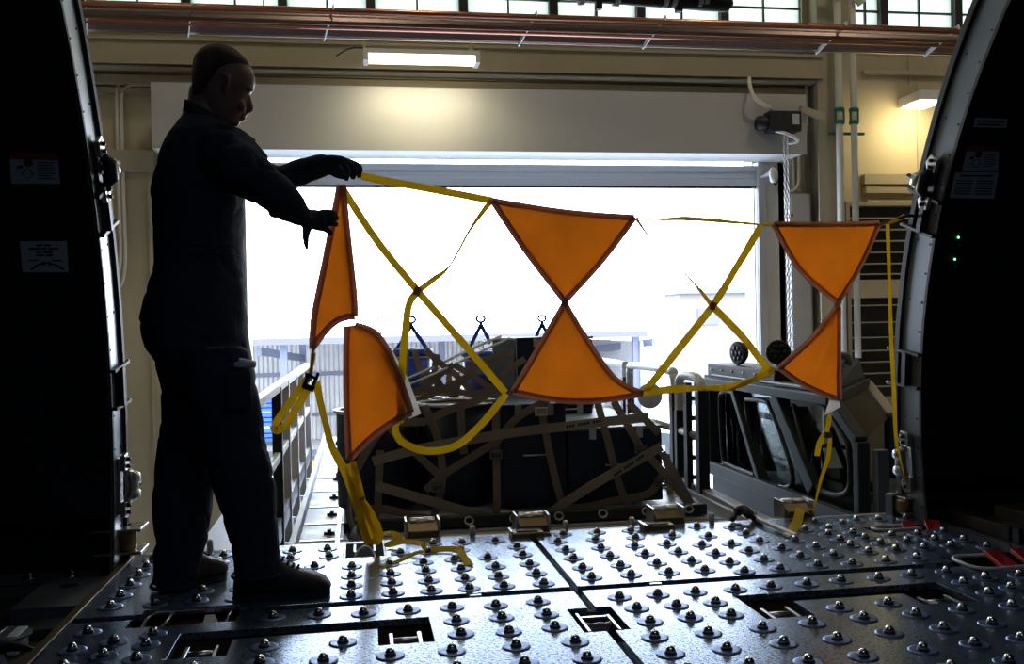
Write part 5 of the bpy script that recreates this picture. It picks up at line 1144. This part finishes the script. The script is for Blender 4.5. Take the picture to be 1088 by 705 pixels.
def ball(g, c, r, n=14):
    if not isinstance(r, (list, tuple)): r = (r, r, r)
    secs = []
    for k in range(9):
        a = -math.pi/2+math.pi*(k+.02)/(8.04); secs.append((Vector(c)+Vector((0, 0, r[2]*math.sin(a))), (r[0]*math.cos(a), 0, 0), (0, r[1]*math.cos(a), 0), 1))
    return g.loft(secs, n)
TORSO = [(121, 199, 216, .05), (127, 193.5, 234, .09), (134, 188.5, 246, .14), (147, 181.8, 257, .195), (163, 173.8, 261, .215), (180, 169.5, 261, .22), (200, 163.4, 260.5, .21), (220, 162.8, 260, .2), (245, 164.2, 258.3, .185),
    (262, 165.5, 257.2, .178), (275, 165.8, 258.5, .178), (283, 165.2, 259, .18), (297, 160.8, 259.8, .185), (311, 156, 260.6, .19), (324, 152.5, 261.2, .195), (338, 150.2, 262, .2), (352, 151, 263.5, .2), (370, 156, 265.4, .2), (383, 166, 267, .19), (400, 169, 269, .17)]
BACKLEG = [(368, 160, 230, .10), (395, 167, 232, .105), (414, 171, 233, .105), (438, 171.5, 234, .10), (460, 169.8, 233, .10), (497, 165.5, 230, .095), (525, 162.7, 226.5, .09), (548, 162, 224.5, .088), (573, 165.2, 221.5, .085), (587, 161.5, 217, .085), (608, 161.3, 212, .085), (621, 162, 206, .083)]
FRONTLEG = [(368, 190, 266, .11), (395, 196, 270.5, .115), (416, 200, 273.6, .115), (440, 205, 278.2, .112), (463, 211, 279.5, .108), (480, 215, 284.7, .105), (505, 222, 290.3, .098), (525, 229.5, 293, .092), (553, 238.5, 294.6, .085), (568, 243, 296.3, .083), (582, 246, 298.5, .083), (600, 247.5, 298.5, .083), (611, 248, 297, .08)]
NSH, NEL, NWR = pY(238, 166, YM-.20), pY(291, 204, YM-.19), pY(322, 230, YM-.08)
FSH, FEL, FWR = pY(240, 166, YM+.19), pY(292, 192, YM+.30), pY(341, 176, YM+.27)
# ---- the body itself: one continuous surface (head, neck, trunk, limbs, hands)
g = MB()
HEAD = [(51.5, 228, 238, .022), (54, 219, 246, .042), (58, 213, 251.5, .055), (62.5, 209.4, 257.3, .0645), (68, 207.2, 263, .072), (75, 205.3, 268.8, .078), (82, 205, 271, .079), (88, 205, 271.3, .078), (94, 205, 270, .076), (99, 205.2, 266.8, .073), (104, 205.4, 264, .071), (110, 206, 263, .067), (116, 208, 262, .064), (121, 212, 260.5, .060), (126, 217, 257, .054), (131, 223, 253.5, .044), (134, 229, 248.5, .03)]
g.loft(rows(HEAD, YM, .95), 32)
g.loft([(pY(219, 92, YM), Vector((.055, 0, 0)), Vector((0, .056, 0)), 1), (pY(218, 110, YM), Vector((.06, 0, .01)), Vector((0, .06, 0)), 1), (pY(215, 128, YM), Vector((.066, 0, -.02)), Vector((0, .068, 0)), 1), (pY(212, 148, YM), Vector((.08, 0, -.03)), Vector((0, .1, 0)), 1)], 24)
def hp(px, py, dy=0.): return pY(px, py, YM+dy)
g.loft(limb([(hp(263.5, 100), .006, .009), (hp(265, 107), .008, .011), (hp(266.3, 113), .010, .015), (hp(266.3, 117.2), .0085, .014), (hp(261, 118.5), .006, .012)]), 14)      # nose
ball(g, hp(266.5, 95.5, -.028), (.012, .022, .007)); ball(g, hp(266.5, 95.5, .028), (.012, .022, .007))                 # brows
ball(g, hp(259.5, 122.3), (.010, .022, .0055)); ball(g, hp(258.5, 126.3), (.010, .020, .006)); ball(g, hp(250.5, 131), (.014, .02, .011))   # lips, chin
ball(g, hp(257, 113, -.032), (.014, .022, .02)); ball(g, hp(257, 113, .032), (.014, .022, .02))       # cheeks
for s in (-1, 1):                                                                                                                  # ears
    e = [hp(237.5, 80, s*.076), hp(241.5, 81, s*.082), hp(242, 87, s*.083), hp(239.5, 93, s*.080), hp(237, 95.5, s*.075)]
    g.loft(limb([(e[0], .006, .006), (e[1], .008, .008), (e[2], .007, .008), (e[3], .007, .007), (e[4], .006, .006)]), 10)
    ball(g, hp(239.5, 86.5, s*.074), (.013, .007, .022))
def shrink(tab, k): return [(r[0], (r[1]+r[2])/2-(r[2]-r[1])/2*k, (r[1]+r[2])/2+(r[2]-r[1])/2*k, r[3]*k) for r in tab]
g.loft(rows(shrink(TORSO[2:], .86), YM), 24); g.loft(rows(shrink(BACKLEG, .76), YF), 18); g.loft(rows(shrink(FRONTLEG, .76), YN), 18)
def arm_secs(S, E_, W, k=1., near=True):
    if near: return limb([(S, .075*k, .08*k), (S.lerp(E_, .35), .082*k, .075*k), (S.lerp(E_, .75), .07*k, .066*k), (E_, .064*k, .062*k), (E_.lerp(W, .35), .056*k, .055*k), (E_.lerp(W, .75), .045*k, .045*k), (W, .037*k, .038*k)])
    return limb([(S, .072*k, .075*k), (S.lerp(E_, .5), .066*k, .066*k), (E_, .055*k, .056*k), (E_.lerp(W, .5), .050*k, .050*k), (W, .042*k, .042*k)])
g.loft(arm_secs(NSH, NEL, NWR, .7), 16); g.loft(arm_secs(FSH, FEL, FWR, .7, False), 16)
def fingers(g, k=1., which='nf'):
  if 'n' in which:
    # near hand: palm towards the flag edge, thumb pointing down
    w = NWR; a = pY(333, 233, YM-.05)
    g.loft(limb([(w, .028*k, .022*k), (a, .035*k, .019*k), (pY(343, 235, YM-.03), .036*k, .016*k), (pY(345.5, 235, YM-.025), .032*k, .012*k)]), 14)
    for (p, m, e, dy) in (((341, 226), (349, 225.3), (357, 227), 0), ((342, 230.5), (352, 230.5), (359, 231.5), .006), ((342, 235.5), (351, 236.5), (358, 238.5), .01), ((341, 241), (347, 244), (352, 248.5), .01)):
        q = [pY(*p, YM-.03+dy), pY(*m, YM-.015+dy), pY(*e, YM+.015+dy)]
        g.loft(limb([(q[0], .0125*k, .0115*k), (q[1], .0115*k, .011*k), (q[2], .0085*k, .0085*k)]), 10)
    q = [pY(327, 240, YM-.07), pY(325, 250, YM-.075), pY(325.3, 258, YM-.07), pY(326, 265, YM-.062)]
    g.loft(limb([(q[0], .019*k, .014*k), (q[1], .0125*k, .012*k), (q[2], .0095*k, .010*k), (q[3], .0045*k, .006*k)]), 10)
  if 'f' in which:
    # far hand: fist closed on the strap
    Y0 = YM+.26
    g.loft(limb([(FWR, .032*k, .030*k), (pY(350, 175, Y0), .038*k, .028*k), (pY(362, 177, Y0), .041*k, .026*k), (pY(370, 178, Y0), .032*k, .022*k)]), 16)
    for (p, m, e, dy) in (((368, 171), (381, 177), (381.5, 188.5), .02), ((366, 172), (376, 179), (374.5, 190), .0), ((362, 174), (369, 181), (367.5, 191.5), -.018), ((357, 176), (362, 183), (361, 189), -.034)):
        q = [pY(*p, Y0+dy), pY(*m, Y0+dy-.005), pY(*e, Y0+dy-.012)]
        g.loft(limb([(q[0], .013*k, .013*k), (q[1], .0135*k, .013*k), (q[2], .0095*k, .010*k)]), 10)
    q = [pY(355, 184, Y0-.02), pY(363, 187, Y0-.045), pY(371, 188, Y0-.045)]
    g.loft(limb([(q[0], .014*k, .014*k), (q[1], .012*k, .012*k), (q[2], .009*k, .009*k)]), 10)
fingers(g, .86)
body = part('person', g, 'skin'); remesh(body, .0045, 5, .5)
tag(body, 'person in a dark navy coverall and gloves reaching both hands to the net', 'person')
# ---- coverall
g = MB()
g.loft(rows(TORSO, YM), 40); g.loft(rows(BACKLEG, YF), 30); g.loft(rows(FRONTLEG, YN), 30)
ball(g, NSH+Vector((0, .01, .0)), (.085, .075, .09)); ball(g, FSH+Vector((0, -.01, .0)), (.085, .075, .09))
g.loft(arm_secs(NSH, NEL, NWR), 24); g.loft(arm_secs(FSH, FEL, FWR, 1, False), 24)
# shoulder to chest fill and breast flap
g.loft(limb([(pY(238, 142, YM-.1), .03, .06), (pY(252, 148, YM-.15), .036, .06), (pY(266, 160, YM-.17), .03, .05), (pY(280, 175, YM-.17), .03, .04)]), 14)
for k, (px, py) in enumerate(((292, 226), (300, 229), (272, 207))): ball(g, pY(px, py, YM-.14), (.022, .045, .016))
co = part('coverall', g, 'coverall', body); remesh(co, .008, 5, .5)
def folds(o, amp=.006):
    me = o.data; ns = [v.normal.copy() for v in me.vertices]
    for v, nrm in zip(me.vertices, ns):
        p = v.co; q = Vector((p.x*9, p.y*9, p.z*4.5)); d = noise.noise(q)*amp+noise.noise(Vector((p.x*22+p.z*11, p.y*20, p.z*17-p.x*8)))*amp*.55
        d -= amp*.9*max(0, 1-abs(noise.noise(Vector((p.x*6-p.z*7, p.y*5, p.z*5+p.x*5))))*7)
        v.co = p+nrm*d
    me.update()
folds(co)
co.matrix_parent_inverse = Matrix(); 
# collar
g = MB(); N = 40; cc = pY(217.5, 125, YM); secs = []
for (sc_, dz, th) in ((1.08, -.020, 0), (1.02, .004, 0), (.98, .022, 0)):
    for k in range(N):
        a = 2*math.pi*k/N; x = .066*sc_*math.cos(a); y = .078*sc_*math.sin(a)
        g.v.append(tuple(cc+Vector((x, y, dz-.56*x))))
    for k in range(N):
        a = 2*math.pi*k/N; x = (.066*sc_-.008)*math.cos(a); y = (.078*sc_-.008)*math.sin(a)
        g.v.append(tuple(cc+Vector((x, y, dz-.56*x))))
for j in range(2):
    for k in range(N):
        k2 = (k+1) % N
        for s in (0, N):
            a = 2*N*j+s+k; b = 2*N*j+s+k2; g.f.append((a, b, b+2*N, a+2*N)); g.sm.append(True)
for k in range(N): k2 = (k+1) % N; g.f.append((4*N+k, 4*N+k2, 5*N+k2, 5*N+k)); g.sm.append(True); g.f.append((k, N+k, N+k2, k2)); g.sm.append(True)
part('collar', g, 'coverall', body)
# belt seam, shoulder patch, pocket flaps, cuffs
def around(py, l, rr, b, Y, w, m='coverall', grow=1.03, nm='waist_seam'):
    a, c = xz(l, py, Y), xz(rr, py, Y); mm = (a+c)/2; h = (c-a).length/2*grow; pts = []
    for k in range(36):
        t = 2*math.pi*k/36; pts.append(mm+Vector((h*math.copysign(abs(math.cos(t))**.85, math.cos(t)), b*grow*math.copysign(abs(math.sin(t))**.85, math.sin(t)), 0)))
    return part(nm, MB().tube(pts, w, 6, closed=True), m, body)
around(274, 166.5, 257.5, .178, YM, .0035, grow=1.0); around(264, 166.5, 256.5, .178, YM, .003, grow=1.0)
around(609, 248, 297, .08, YN, .006, nm='trouser_hem'); around(619, 162, 206.5, .083, YF, .006, nm='trouser_hem')
c = pY(261, 152, YM-.2); part('shoulder_patch', MB().bar(pY(243, 140, YM-.15), pY(268, 155, YM-.17), .05, .012, up=(0, 1, 0)), 'coverall', body, .006)
part('pocket_flap', MB().box((pY(244, 398, YN).x, YN-.125, pY(250, 432, YN).z), (pY(271, 398, YN).x, YN-.105, pY(250, 394, YN).z)), 'coverall', body, .008)
# gloves
g = MB(); fingers(g, 1.0, 'n')
g.loft(limb([(NEL.lerp(NWR, .8), .040, .040), (NWR, .034, .034), (pY(331, 233, YM-.055), .032, .028)]), 16)
gl = part('glove', g, 'glove', body); remesh(gl, .0035, 4, .45)
g = MB(); fingers(g, 1.0, 'f')
g.loft(limb([(FEL.lerp(FWR, .75), .046, .046), (FWR, .044, .042), (pY(349, 175, YM+.26), .036, .033)]), 16)
gl = part('glove', g, 'glove', body); remesh(gl, .0035, 4, .45)
# hair: a thin cap over the skull
g = MB()
HC = [(48.6, 227, 239, .032), (51.3, 216.4, 248, .052), (55, 210.9, 253.3, .063), (60.5, 206.6, 259.2, .0735), (66, 205.2, 264, .078), (71, 204.4, 266.5, .0800), (75, 204.1, 262, .081), (79, 204.0, 252, .0815), (86, 204.0, 246, .0805), (92, 204.2, 234, .0785), (98, 204.4, 228, .074), (104, 204.8, 222, .069)]
g.loft(rows(HC, YM, .92), 32)
ha = part('hair', g, 'hair', body); remesh(ha, .0045, 4, .5)
# boots
def boot(heel, toe, label_side, ank, hts=None):
    ax = (toe-heel); L = ax.length; u = ax.normalized(); sd = Vector((-u.y, u.x, 0)); g = MB(); secs = []
    for f, h, w in ((-.0, .06, .030), (.04, .10, .040), (.14, .15, .046), (.30, .155, .048), (.44, .150, .049), (.54, .118, .049), (.66, .095, .052), (.78, .084, .052), (.89, .070, .047), (.96, .052, .036), (1.0, .03, .02)):
        zlo = .012 if f < .9 else .012+(f-.9)*.15
        secs.append((heel+u*L*f+Vector((0, 0, (h+zlo)/2)), sd*w, Vector((0, 0, (h-zlo)/2)), .75))
    g.loft(secs, 20)
    g.loft([(ank, sd*.055, u*.06, 1), (ank+Vector((0, 0, .15)), sd*.058, u*.064, 1)], 18)
    b = part('boot', g, 'boot', body); remesh(b, .006, 3, .4)
    g = MB(); out = [(.0, .025), (.03, .038), (.15, .046), (.4, .044), (.55, .046), (.72, .054), (.86, .050), (.94, .034), (.98, .012)]
    poly = [heel+u*L*f+sd*w for f, w in out]+[heel+u*L*f-sd*w for f, w in out[::-1]]
    part('sole', MB().prism([p+Vector((0, 0, .002)) for p in poly], (0, 0, .022)), 'rubber', b)
    g = MB()
    for f, h in ((.46, .150), (.51, .132), (.56, .118), (.61, .108), (.66, .102)):
        c = heel+u*L*f+Vector((0, 0, h)); g.tube([c-sd*.025-Vector((0, 0, .004)), c+Vector((0, 0, .003)), c+sd*.025-Vector((0, 0, .004))], .004, 6)
    part('laces', g, 'rubber', b)
hN = pz(249, 636); tN = pz(353, 631); boot(hN, tN, 'near', pY(272, 612, YN))
hF = pz(175, 629); tF = pz(239, 611.5); boot(hF, tF, 'far', pY(187, 612, YF))
solo('pocket_tool', MB().tube([pY(253, 383.5, YN-.12), pY(262, 386, YN-.115), pY(271, 387, YN-.10)], [.012, .014, .012], 12).box(tuple(pY(249, 390, YN-.13)), tuple(pY(270, 384, YN-.12))), 'paper', 'pale grey folded item sticking out of the thigh pocket of the person', 'tool', bev=.003)
# ================================================================== LIGHT
w = bpy.data.worlds.new('sky'); sc.world = w; w.use_nodes = True; nt = w.node_tree; bg = nt.nodes['Background']
tc = nt.nodes.new('ShaderNodeTexCoord'); sp = nt.nodes.new('ShaderNodeSeparateXYZ'); rp = nt.nodes.new('ShaderNodeValToRGB')
nt.links.new(tc.outputs['Generated'], sp.inputs[0]); nt.links.new(sp.outputs['Z'], rp.inputs['Fac']); nt.links.new(rp.outputs['Color'], bg.inputs['Color'])
rp.color_ramp.elements[0].position = 0; rp.color_ramp.elements[0].color = (.84, .92, 1.0, 1)
rp.color_ramp.elements[1].position = .9; rp.color_ramp.elements[1].color = (.46, .65, 1.0, 1)
bg.inputs['Strength'].default_value = SKY
def area(name, loc, rot, sx, sy, e, col, portal=False):
    l = bpy.data.lights.new(name, 'AREA'); l.shape = 'RECTANGLE'; l.size = sx; l.size_y = sy; l.energy = e; l.color = col
    o = bpy.data.objects.new(name, l); C.objects.link(o); o.location = loc; o.rotation_euler = rot
    if portal: l.cycles.is_portal = True
    return o
area('doorway_portal', ((OX0+OX1)/2, WY+.35, (OZ+GZ)/2), (R(-90), 0, 0), OX1-OX0, OZ-GZ, 1, (1, 1, 1), True)
sun = bpy.data.lights.new('sun', 'SUN'); sun.energy = SUN; sun.angle = R(.6); sun.color = (1, .96, .9); so = bpy.data.objects.new('sun', sun); C.objects.link(so)
so.rotation_euler = Vector((.25, .62, -.75)).to_track_quat('-Z', 'Y').to_euler()
# unseen lamps added under the roof to light the hangar wall
for i, (x, y) in enumerate(((-8, 5), (0, 7.5), (7, 7.5), (14, 5), (-8, -4), (3, -6), (14, -4))):
    t = thing('hangar_fill_lamp', 'added fill lamp out of view under the hangar roof', 'ceiling light', (x, y, HT-.5), 'added hangar fill lamps')
    part('reflector', MB().lathe([(.12, .4), (.2, .35), (.45, .0), (.44, .0), (.19, .33), (.1, .33)], (x, y, HT-.75), 20), 'hood', t)
    o = area('hangar_fill_light', (x, y, HT-.8), (0, 0, 0), .8, .8, HFILL, (1, .86, .62)); o.parent = t; o.matrix_parent_inverse = Matrix.Translation((-x, -y, -(HT-.5)))
t = thing('cabin_fill', 'added fill lamp out of view overhead inside the aircraft', 'ceiling light', (.6, .6, 2.6))  # added lamp, out of view, lifts the dark cabin and the person
part('housing', MB().box((-.4, .5, 2.56), (1.6, .7, 2.64)), 'hood', t, .01)
o = area('cabin_fill_light', (.6, .6, 2.54), (0, 0, 0), 1.8, .15, CFILL, (.55, .72, 1)); o.parent = t; o.matrix_parent_inverse = Matrix.Translation((-.6, -.6, -2.6))
c = pY(960, 135, 11.3)
area('wall_lamp_light', pY(985, 112, 11.45)+Vector((0, 0, -.1)), (R(50), 0, 0), .4, .2, WLAMP, (1, .82, .42))
c = pY(448, 84, 10.75)
area('fluorescent_glow', (c.x, 10.7, c.z), (R(25), 0, 0), 1.2, .2, FLU, (1, .88, .55))
vs = sc.view_settings; vs.view_transform = 'Standard'; vs.look = 'None'; vs.gamma = 1; vs.exposure = EXPO
try: vs.use_curve_mapping = False
except Exception: pass
sc.cycles.max_bounces = 6; sc.cycles.diffuse_bounces = 4; sc.cycles.glossy_bounces = 3; sc.cycles.transparent_max_bounces = 12
sc.cycles.caustics_reflective = False; sc.cycles.caustics_refractive = False; sc.cycles.sample_clamp_indirect = 6
